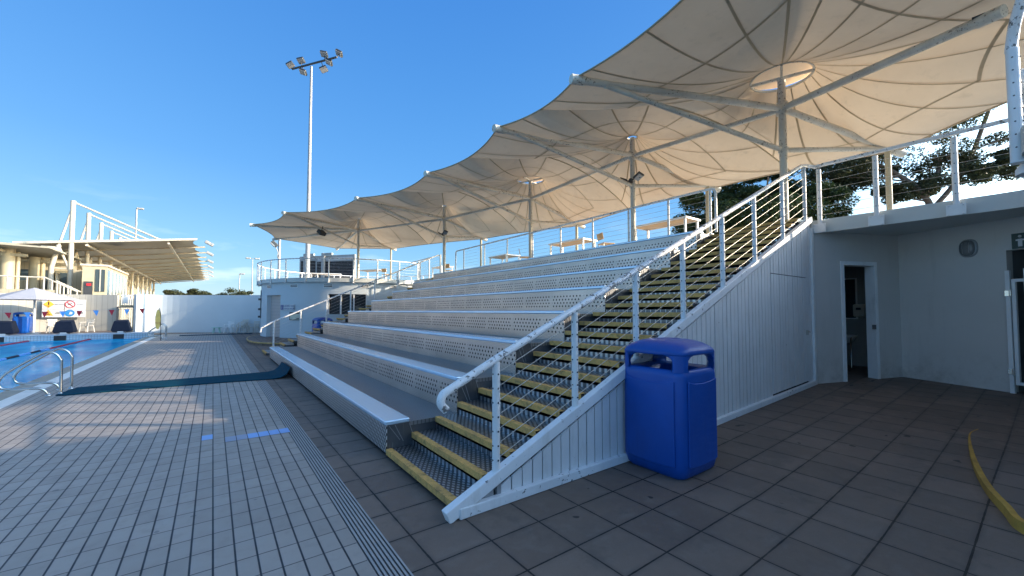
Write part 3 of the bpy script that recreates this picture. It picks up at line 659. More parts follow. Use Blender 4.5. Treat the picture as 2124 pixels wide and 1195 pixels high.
m = MB(); gb(m, LB+.155, .42, 2.17); gb(m, LB+1.35, .42, 2.17); gh(m, LB+.13, LB+1.38, 2.165); gh(m, LB+.13, LB+1.38, .43); m.build('gate_frame', M['white'], gt)
for k in range(8):
    m = MB(); gb(m, LB+.29+k*.13, .40, 2.36, .035, .055); m.build('bar', M['white'], gt)
for z in (.62,1.95):
    m = MB(); m.tube([on_b(LB+.12,.075,z-.05), on_b(LB+.12,.075,z+.05)], .016, 8); m.cbox(on_b(LB+.085,.07,z),(.02,.06,.09)); m.build('hinge', M['steel'], gt)
pw = thing('unseen_shade_block', (5,-7,0), 'unseen white block added behind the camera to darken the alcove', 'building')  # unseen block added behind the camera to darken alcove and flank
MB().box(2.5,12.4,-10,-3.8,0,4.75).build('wall', M['render'], pw); MB().box(2.2,12.4,-10,-3.6,4.75,4.95).build('roof', M['slab'], pw)
# unseen block with a roof rail, added right of frame to shade the deck
pv = thing('unseen_sun_block', (16,-12,0), 'unseen white block added at the right to shade the deck', 'building')
m = MB(); m.box(13.0,24,-30,-4.4,0,5.7); m.build('wall', M['render'], pv); m = MB(); m.box(12.6,24.4,-30.4,-4.2,5.7,5.95); m.build('roof', M['slab'], pv)
m = MB()
for k in range(12): m.box(12.7,12.75,-4.3-k*2,-4.25-k*2,5.95,6.9)
for z in (6.15,6.4,6.65,6.9): m.box(12.7,12.75,-28,-4.25,z-.03,z+.03)
m.build('roof_rail', M['white'], pv)
# ------------------------------------------------------------------ upper deck and canopies
ud = thing('upper_deck', (10,12,3.2), 'concrete upper deck behind the top bench row carrying the canopy masts', 'deck')
m = MB(); m.prism([(9.47,2.96),(14,2.96),(14,22.5),(9.47,22.5)], 3.22, 3.44); m.build('slab', M['slab'], ud)
m = MB(); m.box(13.8,14,2.96,23,-.1,3.22); m.box(9.6,9.75,3.1,22,-.1,3.22); m.build('wall', M['render'], ud)
H = [(9.5,3.32,5.89),(9.5,7.08,6.08),(9.52,11.7,5.89),(8.8,17.34,6.06),(6.6,23.7,6.26)]
RZ = [6.56,6.60,6.58,6.68,6.93]; RR = [.56,.15,.50,.14,.15]
TT = [(4.94,4.82,5.68),(4.92,7.18,5.68),(4.94,10.8,5.68),(4.22,15.33,5.85),(2.456,20.375,6.05)]
BB = [(11.87,1.95,5.13),(11.69,5.81,5.25),(11.97,11.4,5.13),(11.4,17.8,5.45),(9.05,24.6,5.55)]
E1 = [(10.4,-.7,5.32),(8.9,-1.3,5.75),(3.9,.8,5.75)]          # end tips of the first canopy
E5 = [(1.493,24.2,6.05),(2.77,26.8,5.85),(6.44,27.96,5.75)]      # end tips of the last canopy
V3 = lambda p: Vector(p)
def epts(a, b, cen, s0=0., s1=1., n=10, sag=.085, vs_=-.012):
    a, b = V3(a), V3(b); d = b-a; L = d.length; pn = Vector((-d.y, d.x, 0)).normalized()
    if pn.dot(V3(cen)-(a+b)/2) < 0: pn = -pn
    r = []
    for k in range(n+1):
        s = s0+(s1-s0)*k/n; q = 4*s*(1-s); r.append(a+d*s+pn*(L*sag*q)+Vector((0,0,L*vs_*q)))
    return r
def valley(f, g, n=18, up=.80):
    return [f+(g-f)*(k/n)+Vector((0,0,up*4*(k/n)*(1-k/n))) for k in range(n+1)]
def loop(i):
    c = H[i]; P = []
    FL = FR = None
    cen = lambda j: (V3(H[j])+V3(H[j+1]))/2
    def fedge(j, a, b): return epts(TT[j], TT[j+1], cen(j), a, b)
    def bedge(j, a, b): return epts(BB[j], BB[j+1], cen(j), a, b)
    if i > 0:
        P += fedge(i-1, .5, 1)
    else: P += epts(E1[2], TT[0], c, n=14)
    if i < 4:
        P += fedge(i, 0, .5)[1:]
        f = fedge(i, 0, .5)[-1]; g = bedge(i, 0, .5)[-1]
        P += valley(f, g)[1:]
        P += bedge(i, .5, 0)[1:]
    else:
        seq = [TT[4]]+E5+[BB[4]]
        for a, b in zip(seq, seq[1:]): P += epts(a, b, c)[1:]
    if i > 0:
        P += bedge(i-1, 1, .5)[1:]
        f = fedge(i-1, .5, 1)[0]; g = bedge(i-1, .5, 1)[0]
        P += valley(g, f)[1:-1]
    else:
        seq = [BB[0]]+E1
        for a, b in zip(seq, seq[1:]): P += epts(a, b, c, sag=.07)[1:]
        P = P[:-1]
    return P
ORD = ['nearest', 'second', 'middle', 'fourth', 'farthest']
LBL = ['nearest cream canopy, cut by the top edge, with a large open ring',
       'second cream canopy from the stairs, with a pointed peak',
       'middle cream tensile canopy of the row, with an open ring above its mast',
       'fourth cream canopy from the stairs, pointed, left of the ringed middle one',
       'farthest cream canopy, over the kiosk, with a small black floodlight under it']
for i in range(5):
    hx, hy, hz = H[i]; rz, rr_ = RZ[i], RR[i]
    c = thing('tensile_canopy', (hx,hy,3.44), LBL[i], 'canopy', 'cream tensile canopies over the grandstand')
    LP = loop(i); n = len(LP); R_ = 16; Q = 2.3
    def S(p, t, dz=0):
        a = math.atan2(p.y-hy, p.x-hx); q = Vector((hx+rr_*math.cos(a), hy+rr_*math.sin(a), rz))
        x = q.x+(p.x-q.x)*t; y = q.y+(p.y-q.y)*t; z = p.z+(rz-p.z)*(1-t)**Q
        return Vector((x,y,z+dz))
    m = MB(); vs_ = [S(p, (k/R_)**1.25) for k in range(R_+1) for p in LP]
    fs = [(k*n+j, k*n+(j+1) % n, (k+1)*n+(j+1) % n, (k+1)*n+j) for k in range(R_) for j in range(n)]
    m.add(vs_, fs, True); mem = m.build('membrane', M['fabric'], c)
    # seams: strips sewn under the membrane
    m = MB(); w_ = .019
    per = [0.]
    for j in range(n): per.append(per[-1]+(LP[(j+1) % n]-LP[j]).length)
    ns = 22 if i in (0,2) else 20
    def at(s):
        s %= per[-1]
        for j in range(n):
            if per[j+1] >= s: f = (s-per[j])/max(per[j+1]-per[j],1e-6); return LP[j]+(LP[(j+1) % n]-LP[j])*f
    angs = []
    for k in range(ns):
        p = at(per[-1]*(k+.5)/ns); pts = [S(p, (q/14)**1.1, -.010) for q in range(15)]
        a = math.atan2(p.y-hy, p.x-hx); s_ = Vector((-math.sin(a), math.cos(a), 0))*w_
        va = [];
        for q, P_ in enumerate(pts): ww = s_*(.62 if q < 3 else 1); va += [P_-ww, P_+ww]
        m.add(va, [(2*q,2*q+1,2*q+3,2*q+2) for q in range(14)], True)
    va = []; 
    for j in range(n):
        t_ = .60; a = S(LP[j], t_, -.009); b = S(LP[j], t_+.013, -.009); va += [a, b]
    m.add(va, [(2*j,2*j+1,(2*j+3) % (2*n),(2*j+2) % (2*n)) for j in range(n)], True)
    m.build('seam', M['seam'], mem)
    m = MB(); m.tube([p+Vector((0,0,-.01)) for p in LP], .016, 6, closed=True); m.build('edge_cord', M['seam'], mem)
    m = MB(); m.tube([(hx,hy,3.44),(hx,hy,rz-.02)], .072, 14); m.build('mast', M['rust'], c)
    m = MB(); m.cyl((hx,hy), .105, hz-.13, hz+.12, 14)
    for a in range(6): m.ball((hx+.1*math.cos(a*1.05), hy+.1*math.sin(a*1.05), hz+.08), .022, 6, 4)
    m.build('collar', M['rust'], c); MB().cyl((hx,hy), .095, hz-.93, hz-.84, 14).build('collar', M['rust'], c)
    m = MB(); m.tube([(hx+rr_*math.cos(2*PI*k/32), hy+rr_*math.sin(2*PI*k/32), rz) for k in range(32)], .028, 8, closed=True)
    if rr_ > .3:
        for a in (.35,.35+PI/2): m.beam((hx-rr_*math.cos(a),hy-rr_*math.sin(a),rz-.02),(hx+rr_*math.cos(a),hy+rr_*math.sin(a),rz-.02),.045,.05)
    m.build('peak_ring', M['rust'], c)
    if rr_ > .3:
        m = MB(); m.lathe((hx,hy,rz), [(rr_+.16,.13),(rr_*.7,.24),(.02,.30)], 28, cap=False); m.build('peak_cap', M['fabric'], c)
    tips = [(TT[i], 1), (BB[i], 1)]+[(e, 0) for e in ([(8.24,.394,5.62)] if i == 0 else [])]+[(e, 0) for e in (E5 if i == 4 else [])]
    for (tp, br) in tips:
        d = V3(tp)-V3((hx,hy,hz)); u = d.normalized()
        m = MB(); m.tube([V3((hx,hy,hz))+u*.08, V3(tp)-u*.02+Vector((0,0,-.05))], .066, 12); m.tube([V3(tp)-u*.16+Vector((0,0,-.05)), V3(tp)+u*.10+Vector((0,0,-.05))], .082, 12)
        arm = m.build('arm', M['rust'], c)
        if br:
            m = MB(); e = V3((hx,hy,hz))+d*.88+Vector((0,0,-.07)); m.tube([V3((hx,hy,hz-.88))+Vector((u.x,u.y,0))*.08, e], .05, 10); m.ball(e, .06, 8, 6); m.build('brace', M['rust'], c)
        m = MB(); m.cbox(V3(tp)-u*.14+Vector((0,0,.0)), (.16,.12,.02)); m.tube([V3(tp)+u*.02, V3(tp)-u*.42+Vector((0,0,.02))], .014, 6); m.build('tip_clamp', M['darkmetal'], arm)
    if i < 4:
        a = V3(H[i]); b = V3(H[i+1]); u = (b-a).normalized(); m = MB(); m.tube([a+u*.09-Vector((0,0,.02)), b-u*.09-Vector((0,0,.02))], .056, 12); m.build('ridge_beam', M['rust'], c)
    bx, by, bz = BB[i]; u = (V3(H[i])-V3(BB[i])); u.z = 0; u.normalize(); q = V3(BB[i])+u*.28
    m = MB(); m.tube([(q.x,q.y,3.44),(q.x,q.y,bz+.02)], .055, 12); m.build('back_post', M['cream'], c)
    for z in (0,): pass
# twin floodlights on masts
def flood(loc, label):
    t = thing('twin_floodlight', loc, label, 'floodlight')
    x, y, z = loc
    m = MB(); m.tube([(x,y-.28,z+.02),(x,y+.28,z+.02)], .018, 8); m.cbox((x-.05,y,z-.02),(.09,.06,.12)); m.tube(smooth([(x,y+.1,z),(x,y+.16,z-.14),(x,y+.22,z-.08),(x,y+.25,z+.02)],4), .006, 5); m.build('bracket', M['darkmetal'], t)
    for s in (-1,1):
        R = Matrix.Rotation(.5*s, 3, 'X') @ Matrix.Rotation(.35, 3, 'Y')
        m = MB(); m.cbox((x-.02,y+.24*s,z+.05),(.20,.24,.06), M=R); h = m.build('lamp_head', M['darkmetal'], t, bevel=.01)
        m = MB(); m.cbox((x-.02,y+.24*s,z+.015),(.16,.20,.012), M=R); m.build('lens', M['lamplens'], h)
flood((9.42,7.05,5.33), 'small twin floodlight clamped on the mast with the second canopy peak')
flood((8.70,17.25,5.28), 'small twin floodlight clamped on the mast of the fourth canopy, above a table')
t = thing('floodlight', (4.23,21.58,5.5), 'black square floodlight hanging under the farthest canopy', 'floodlight')
m = MB(); R = Matrix.Rotation(.6, 3, 'Z') @ Matrix.Rotation(.7, 3, 'X'); m.cbox((4.23,21.58,5.52),(.36,.30,.18), M=R); m.build('housing', M['black'], t, bevel=.03); m = MB(); m.tube([(4.23,21.6,5.6),(4.3,21.65,5.85)], .02, 6); m.build('bracket', M['black'], t)

# ------------------------------------------------------------------ round kiosk
KC = Vector((8.1,28.8,0)); KR = 5.75
kp = lambda a, r, z: Vector((KC.x+r*math.cos(math.radians(a)), KC.y+r*math.sin(math.radians(a)), z))
ki = thing('kiosk', (8.1,28.8,0), 'round white kiosk with a roller door and dark windows left of the grandstand', 'building')
OP = [(-166.3,-151.6,.14,2.55), (-121.9,-101.3,1.46,2.58)]
m = MB(); st = 1.5; aa = sorted(set([round(-180+st*k,2) for k in range(int(360/st))]+[o[0] for o in OP]+[o[1] for o in OP])); aa.append(180.0)
for a, b in zip(aa, aa[1:]):
    zr = [(-.05,3.24)]; mid = (a+b)/2
    for o in OP:
        if o[0] < mid < o[1]: zr = [(-.05,o[2]),(o[3],3.24)]
    for z0, z1 in zr: m.add([kp(a,KR,z0),kp(b,KR,z0),kp(b,KR,z1),kp(a,KR,z1)], [(0,1,2,3)], True)
for o in OP:
    for a in (o[0],o[1]): m.add([kp(a,KR,o[2]),kp(a,KR-.3,o[2]),kp(a,KR-.3,o[3]),kp(a,KR,o[3])], [(0,1,2,3)])
    for z in (o[2],o[3]): m.add([kp(o[0],KR,z),kp(o[1],KR,z),kp(o[1],KR-.3,z),kp(o[0],KR-.3,z)], [(0,1,2,3)])
m.build('wall', M['kiosk'], ki)
def arcbox(mb, a0, a1, r0, r1, z0, z1, n=6):
    for k in range(n):
        a = a0+(a1-a0)*k/n; b = a0+(a1-a0)*(k+1)/n
        mb.add([kp(a,r0,z0),kp(b,r0,z0),kp(b,r1,z0),kp(a,r1,z0),kp(a,r0,z1),kp(b,r0,z1),kp(b,r1,z1),kp(a,r1,z1)], [(0,1,2,3),(4,7,6,5),(0,4,5,1),(1,5,6,2),(2,6,7,3),(3,7,4,0)])
m = MB(); a = kp(-166.3,KR-.22,0); b = kp(-151.6,KR-.22,0); m.add([a+Vector((0,0,.14)),b+Vector((0,0,.14)),b+Vector((0,0,2.55)),a+Vector((0,0,2.55))],[(0,1,2,3)]); m.build('roller_door', M['roller'], ki)
m = MB(); arcbox(m,-121.9,-101.3,KR-.24,KR-.2,1.46,2.58); wn = m.build('window', M['black'], ki)
m = MB()
for a in (-121.7,-115.1,-108.3,-101.6): arcbox(m,a-.35,a+.35,KR-.14,KR-.02,1.47,2.57,1)
m.build('frame', M['white'], wn)
m = MB(); arcbox(m,-123,-100.2,KR-.05,KR+.06,1.40,1.455); m.build('sill', M['kiosk'], wn)
m = MB(); arcbox(m,-107.6,-102.2,KR-.195,KR-.18,1.5,1.9,3); m.build('blind', M['glass'], wn)
for a0, a1 in ((-166,-160.7),(-144.2,-139),(-124.4,-119.2),(-105.4,-100.4),(-88.5,-83.6)):
    m = MB(); arcbox(m,a0,a1,KR+.005,KR+.03,2.94,3.13,2); v = m.build('vent', M['white'], ki)
    m = MB()
    for z in (2.975,3.055): arcbox(m,a0+.4,a1-.4,KR+.02,KR+.034,z,z+.045,2)
    m.build('slot', M['black'], v)
m = MB(); arcbox(m,-180,180,KR-.3,KR+.2,3.24,3.47,90); m.build('deck_fascia', M['slab'], ki)
m = MB(); m.prism([tuple(kp(a,KR,0))[:2] for a in range(0,360,6)], 3.3, 3.46); m.build('deck_slab', M['slab'], ki)
m = MB()
for z in (2.35,1.75,1.3):
    q = kp(-179,KR+.1,z); m.cbox(q,(.14,.14,.12)); 
q = kp(-180,KR+.03,0); m.tube([(q.x,q.y,1.2),(q.x,q.y,2.9)], .025, 6); m.build('wall_fitting', M['darkmetal'], ki)
m = MB(); q = kp(-79,KR+.05,2.62); m.tube([kp(-79,KR+.03,2.5),kp(-79.3,KR+.1,2.45),kp(-77.5,KR+.1,2.45),kp(-77,KR+.1,2.8),kp(-78.5,KR+.1,2.85),kp(-79,KR+.03,2.7)], .025, 6); m.build('hose_ring', M['grey'], ki)
stp = thing('kiosk_step', (2.5,25,0), 'low paved step with a yellow edge in front of the kiosk roller door', 'step')
poly = smooth([(2.5,30.5),(1.75,28.2),(1.50,25.9),(1.62,23.5),(2.2,22.1),(2.95,21.3),(4.2,20.9)],3)
m = MB(); m.prism(poly+[(6.5,20.9),(8,24),(6,28)], -.02, .148); m.build('step_top', M['pavers'], stp)
m = MB(); m.tube([(x,y,.12) for x, y in poly], .04, 6); m.build('nosing', plain('faded_yellow_edge', (.50,.33,.13), .8, var=.3), stp)
# kiosk signs
def ksign(a, z, w_, h_, label, nm='kiosk_sign'):
    c_ = kp(a, KR+.03, z); t = thing(nm, tuple(c_), label, 'sign'); u = Vector((-math.sin(math.radians(a)), math.cos(math.radians(a)), 0))
    o_ = Vector((math.cos(math.radians(a)), math.sin(math.radians(a)), 0))
    def pl(mb, x, y, ww, hh, d0, d1):
        b = c_+u*x+Vector((0,0,y))+o_*d0; q = [b-u*ww/2-Vector((0,0,hh/2)), b+u*ww/2-Vector((0,0,hh/2)), b+u*ww/2+Vector((0,0,hh/2)), b-u*ww/2+Vector((0,0,hh/2))]; mb.extr(q, o_*(d1-d0))
    return t, c_, u, o_, pl
t, c_, u, o_, pl = ksign(-145.8,1.85,.98,.32,'white sign with a blue figure and blue lettering beside the roller door')
m = MB(); pl(m,0,0,.98,.32,0,.02); m.build('plate', M['signwhite'], t)
m = MB(); pl(m,-.36,0,.19,.26,.021,.026); m.build('pictogram', M['signblue'], t); m = MB(); pl(m,-.36,-.02,.05,.14,.027,.03); m.ball(c_+u*-.36+Vector((0,0,.085))+o_*.027,.025,8,5); m.build('figure', M['signwhite'], t)
rot = (PI/2, 0, math.radians(-145.8)+PI/2)
text('LADIES', .15, c_+u*-.02+Vector((0,0,.07))+o_*.022, rot, M['signblue'], t); text('CHANGE ROOM', .115, c_+u*.12+Vector((0,0,-.08))+o_*.022, rot, M['signblue'], t)
m = MB(); pl(m,.36,.07,.20,.035,.021,.024); b = c_+u*.47+Vector((0,0,.07))+o_*.022; m.add([b+u*.04,b-u*.03+Vector((0,0,.04)),b-u*.03-Vector((0,0,.04))],[(0,1,2)]); m.build('arrow', M['signblue'], t)
t, c_, u, o_, pl = ksign(-140.2,1.36,.72,.44,'framed pale notice board on the kiosk wall behind the far stair rail','notice_board')
m = MB(); pl(m,0,0,.72,.44,0,.03); m.build('frame', M['darkmetal'], t); m = MB(); pl(m,0,0,.64,.37,.031,.036); m.build('poster', plain('poster', (.55,.58,.45), .5, var=.25, ns=5), t); m = MB(); pl(m,0,.15,.60,.06,.037,.04); pl(m,.2,-.12,.2,.04,.037,.04); m.build('print', M['darkmetal'], t)
# kiosk deck railing
ps = [(kp(a, 5.98, 3.2), 1.30) for a in [-72+(-12.2)*k for k in range(25)]]
rl = [kp(-72-3*k, 5.98, 4.53) for k in range(98)]
railing('kiosk_railing', (8.1,28.8,3.2), 'curved cable railing around the top deck of the round kiosk', [(tuple(p), h) for p, h in ps], rl, pr=.03, r=.032, nc=6, zlow=.35)
railing('deck_railing', (9.45,21,3.44), 'short cable railing between the far stairs and the kiosk deck', [((9.45,y,3.44),1.09) for y in (19.0,20.4,21.8)], [(9.45,18.95,4.55),(9.45,22.9,4.53)], pr=.03, r=.030, nc=6)
# light pole at the end of the canopy
t = thing('lamp_pole', (3.86,34.3,0), 'grey pole with one angled floodlight at the left edge of the kiosk deck', 'lamp')
m = MB(); m.tube([(3.86,34.3,0),(3.86,34.3,7.1)], .09, 10); m.build('pole', M['grey'], t)
m = MB(); m.tube(smooth([(3.86,34.2,5.5),(3.72,34,5.6),(3.74,34,5.95),(3.6,34,6.3)],4), .03, 6); m.build('arm', M['grey'], t)
m = MB(); m.cbox((3.5,33.95,6.55),(.50,.40,.22), M=Matrix.Rotation(.8,3,'Y')); h = m.build('lamp_head', M['darkmetal'], t, bevel=.03); m = MB(); m.cbox((3.38,33.85,6.46),(.36,.3,.06), M=Matrix.Rotation(.8,3,'Y')); m.build('lens', M['lamplens'], h)
# scoreboard
t = thing('scoreboard', (8.6,41.5,0), 'large black scoreboard panel on grey posts behind the kiosk deck', 'scoreboard')
a = Vector((6.7,44,0)); b = Vector((10.55,39,0)); u = (b-a).normalized(); nn = Vector((-u.y,u.x,0)); nn = nn if nn.y < 0 else -nn
def sb(mb, s0, s1, z0, z1, d0, d1): L_ = (b-a).length; q = [a+u*L_*s0+nn*d0+Vector((0,0,z0)), a+u*L_*s1+nn*d0+Vector((0,0,z0)), a+u*L_*s1+nn*d0+Vector((0,0,z1)), a+u*L_*s0+nn*d0+Vector((0,0,z1))]; mb.extr(q, nn*(d1-d0))
m = MB(); sb(m,0,1,3.4,6.95,-.2,0); m.build('cabinet', M['grey'], t); m = MB(); sb(m,.03,.30,3.5,6.5,.01,.03); sb(m,.33,.97,3.5,6.35,.01,.03); m.build('display', M['led'], t)
m = MB(); sb(m,.34,.96,6.45,6.75,.01,.03); m.build('header', plain('white_header', (.5,.51,.53), .5), t)
for s_ in (.14,.47): m = MB(); sb(m,s_-.02,s_+.02,0,7.15,.1,.35); sb(m,s_-.02,s_+.16,6.95,7.15,.1,.3); m.build('post', M['grey'], t)
# flood light tower
t = thing('light_tower', (5.82,34.6,0), 'tall grey floodlight tower with seven lamps on a crossbar, against the blue sky', 'floodlight tower')
m = MB(); m.tube([(5.82,34.6,0),(5.82,34.6,21.0)], .20, 14, r1=.085); m.build('pole', M['grey'], t)
a = Vector((4.62,35.62,20.85)); b = Vector((7.1,31.9,20.85)); u = (b-a).normalized()
m = MB(); m.tube([a,b], .075, 8); m.build('crossbar', M['darkmetal'], t)
for s_, dz, dx, ry in ((.0,.25,-.25,-.5),(.22,.45,-.1,-.2),(.24,-.42,.1,.35),(.66,-.5,.35,-.4),(.74,.45,-.1,.2),(.80,-.12,.2,.5),(1.0,.42,.3,.5)):
    c_ = a+(b-a)*s_+Vector((dx*.6,dx*.3,dz)); R = Matrix.Rotation(-.64,3,'Z') @ Matrix.Rotation(ry,3,'Y') @ Matrix.Rotation(-.45,3,'X')
    m = MB(); m.cbox(c_,(.54,.48,.20), M=R); h = m.build('lamp_head', M['darkmetal'], t, bevel=.06); m = MB(); m.cbox(c_+R @ Vector((0,-.02,-.11)),(.46,.40,.03), M=R); m.build('lens', M['grey'], h)
    m = MB(); m.tube([a+(b-a)*s_, c_], .03, 6); m.build('yoke', M['darkmetal'], t)
def street(loc, hgt, label, two=False, r=.12):
    t = thing('lamp_pole', loc, label, 'lamp'); x, y, z = loc
    m = MB(); m.tube([(x,y,0),(x,y,hgt)], r, 8, r1=r*.6); m.build('pole', M['grey'], t)
    for s in ((-1,1) if two else (1,)):
        m = MB(); m.cbox((x+s*(.9 if two else .5),y,hgt+.05),(1.0,.6,.3)); m.build('lamp_head', M['grey'], t, bevel=.08)
    if two: m = MB(); m.tube([(x-.9,y,hgt),(x+.9,y,hgt)], .05, 6); m.build('arm', M['grey'], t)
street((-11.8,101,0), 20.6, 'lone lamp pole rising above the roof of the clubhouse', r=.2)
street((4.81,114,0), 10.3, 'short single lamp pole behind the right-hand far tree', r=.14)
street((7.19,112,0), 13.9, 'tall double lamp pole just left of the round kiosk', True, r=.14)
# ------------------------------------------------------------------ bins, chairs, tables
def make_bin(loc, label, rz=0, sx=1., nm='litter_bin'):
    t = bpy.data.objects.new(nm, None); sc.collection.objects.link(t); tag(t, label, 'bin', 'blue litter bins')
    W, D = .35, .365
    def rrect(w_, d_, r, z, n=7, bulge=.0):
        p = []
        for cx, cy, a0 in ((w_-r,d_-r,0),(-w_+r,d_-r,90),(-w_+r,-d_+r,180),(w_-r,-d_+r,270)):
            for k in range(n+1):
                a = math.radians(a0+90*k/n); p.append((cx+r*math.cos(a), cy+r*math.sin(a), z))
        return p
    def loft(mb, secs, capb=True, capt=True):
        n = len(secs[0]); vs_ = [p for s_ in secs for p in s_]; fs = []
        for i in range(len(secs)-1):
            for k in range(n): fs.append((i*n+k,i*n+(k+1) % n,(i+1)*n+(k+1) % n,(i+1)*n+k))
        mb.add(vs_, fs, True)
        if capb: mb.add(secs[0], [tuple(range(n))[::-1]])
        if capt: mb.add(secs[-1], [tuple(range(n))], True)
    m = MB(); loft(m, [rrect(W-.05,D-.05,.09,0), rrect(W-.02,D-.02,.10,.03), rrect(W,D,.10,.12), rrect(W+.002,D+.002,.10,.5), rrect(W-.002,D-.002,.10,.99), rrect(W-.006,D-.006,.10,1.045), rrect(W-.03,D-.03,.09,1.065), rrect(W-.16,D-.16,.05,1.03), rrect(W-.17,D-.17,.05,.85)], True, True)
    body = m.build('body', M['bluebin'], t, off=(0,0,0))
    # raised panels on each face
    m = MB()
    for k in range(4):
        R = rotm(k*PI/2); d_ = (D if k % 2 == 0 else W); w_ = (W if k % 2 == 0 else D)-.085
        q = []
        pts = [(-w_,.13),(-w_*.6,.115),(0,.11),(w_*.6,.115),(w_,.13),(w_,.955),(w_*.6,.93),(0,.92),(-w_*.6,.93),(-w_,.955)]
        m.extr([R @ Vector((x,-d_-.001,z)) for x, z in pts], R @ Vector((0,-.014,0)))
    m.build('side_panel', M['bluebin'], body, off=(0,0,0), bevel=.008, bseg=3)
    # hood: four corner posts and a domed roof
    hd = MB(); secs = [rrect(W,D,.11,1.205), rrect(W+.004,D+.004,.12,1.225), rrect(W-.006,D-.006,.13,1.255), rrect(W-.028,D-.028,.15,1.285), rrect(W-.065,D-.065,.16,1.312), rrect(W-.11,D-.11,.16,1.332), rrect(W-.17,D-.17,.14,1.346), rrect(.11,.11,.08,1.354), rrect(.09,.09,.06,1.346)]
    loft(hd, [rrect(W-.06,D-.06,.08,1.205), rrect(W-.012,D-.012,.10,1.203)]+secs, True, True); hood = hd.build('hood', M['bluebin'], t, off=(0,0,0))
    for cx, cy in ((1,1),(-1,1),(-1,-1),(1,-1)):
        m = MB(); secs = []
        for z, e in ((1.045,.11),(1.065,.085),(1.11,.075),(1.16,.09),(1.19,.13),(1.215,.22)):
            p = [(W,D-e-.02),(W,D-.11)]+[(W-.11+.11*math.cos(a),D-.11+.11*math.sin(a)) for a in [PI/2*k/6 for k in range(7)]]+[(W-e-.02,D),(W-e-.02,D-.05),(W-.05,D-e-.02)]
            secs.append([(x*cx,y*cy,z) for x, y in p])
        loft(m, secs); m.build('hood_post', M['bluebin'], hood, off=(0,0,0))
    m = MB(); m.box(-.17,.17,-.17,.17,.94,.97); m.build('liner', M['binliner'], t, off=(0,0,0))
    t.location = loc; t.rotation_euler = (0,0,rz); t.scale = (sx,sx,sx); return t
bin0 = make_bin((3.99,2.535,0), 'big blue litter bin standing in front of the white boarded flank')
dup(bin0, (4.1,20.35,.0), .2, 'blue litter bin by the kiosk window, half hidden behind the far stair rail')
dup(bin0, (-9.65,38.9,.24), .0, 'blue litter bin by the far wall to the left of the umbrella pole')
def make_chair(mat, label, cat='chair'):
    t = bpy.data.objects.new('plastic_chair', None); sc.collection.objects.link(t); tag(t, label, cat, 'plastic chairs by the far walls')
    Z = (0,0,0)
    MB().cbox((0,0,.43),(.46,.44,.035)).build('seat', mat, t, off=Z, bevel=.012)
    m = MB()
    for k in range(5): m.beam((-.17+.085*k,.20,.45),(-.17+.085*k,.27,.84),.05,.02,(0,1,0))
    m.beam((-.22,.275,.84),(.22,.275,.84),.03,.07); m.build('backrest', mat, t, off=Z)
    for sx in (-1,1):
        for y0, y1 in ((-.19,-.24),(.2,.27)): MB().beam((sx*.21,y0,.43),(sx*.25,y1,0),.045,.045).build('leg', mat, t, off=Z)
        m = MB(); m.beam((sx*.25,-.22,.64),(sx*.25,.25,.66),.05,.03); m.beam((sx*.24,-.21,.43),(sx*.25,-.21,.64),.04,.04); m.build('armrest', mat, t, off=Z)
    return t
ch = make_chair(M['plastic'], 'beige plastic chair by the far wall, between the umbrella pole and the covered block'); ch.location = (-8.2,38.4,.24); ch.rotation_euler = (0,0,.5)
dup(ch, (-6.75,38.6,.24), -.5, 'beige plastic chair just right of the middle covered starting block')
dup(ch, (-10.1,37.0,.24), 1.9, 'beige plastic chair left of the far blue bin, side on')
cw = make_chair(M['whiteplastic'], 'white plastic chair against the curved far wall, left of the stacked pair'); cw.location = (1.0,36.9,0); cw.rotation_euler = (0,0,-.5)
cs = dup(ch, (1.75,36.1,0), -.6, 'beige plastic chair in the middle of the row against the curved far wall'); dup(ch, (1.85,36.35,.12), -.6, 'beige plastic chair stacked on the middle chair of the curved wall row')
dup(ch, (2.5,35.75,0), -.7, 'beige plastic chair closest to the kiosk at the curved far wall')
t = thing('side_table', (.25,37.4,0), 'small pale green side table against the curved far wall', 'table')
MB().lathe((.25,37.4,.40), [(.32,0),(.34,.015),(.33,.03)], 16).build('table_top', M['green'], t)
for a in range(4): MB().beam((.25+.2*math.cos(a*PI/2+.6),37.4+.2*math.sin(a*PI/2+.6),.4),(.25+.3*math.cos(a*PI/2+.6),37.4+.3*math.sin(a*PI/2+.6),0),.04,.04).build('leg', M['green'], t)
def table(cx, cy, w_, l, z, rz, label, seat=None):
    t = bpy.data.objects.new('deck_table', None); sc.collection.objects.link(t); tag(t, label, 'table', 'tables on the upper decks'); Z = (0,0,0)
    MB().cbox((0,0,.73),(w_,l,.03)).build('table_top', M['wood'], t, off=Z, bevel=.004)
    m = MB()
    for s in (-1,1): m.cbox((s*(w_/2+.008),0,.725),(.016,l+.03,.05)); m.cbox((0,s*(l/2+.008),.725),(w_,.016,.05))
    m.build('edge_frame', M['white'], t, off=Z)
    for sx in (-1,1):
        for sy in (-1,1): MB().cbox((sx*(w_/2-.05),sy*(l/2-.05),.355),(.05,.05,.71)).build('leg', M['white'], t, off=Z)
    t.location = (cx,cy,z); t.rotation_euler = (0,0,rz); return t
table(10.55,6.75,.72,1.7,3.46,0,'nearest deck table with an orange wooden underside beside the round rail corner')
table(10.7,10.7,.75,1.7,3.46,.05,'second nearest deck table, under the gap between the second and third canopies')
table(10.9,15.35,.8,1.4,3.46,0,'third deck table behind the top bench row, left of the middle mast')
table(10.7,21.3,.75,1.3,3.46,0,'fourth deck table standing beside the mast of the fourth canopy')
table(8.0,25.6,.85,1.5,3.46,.55,'deck table on the round kiosk deck right of the mast')
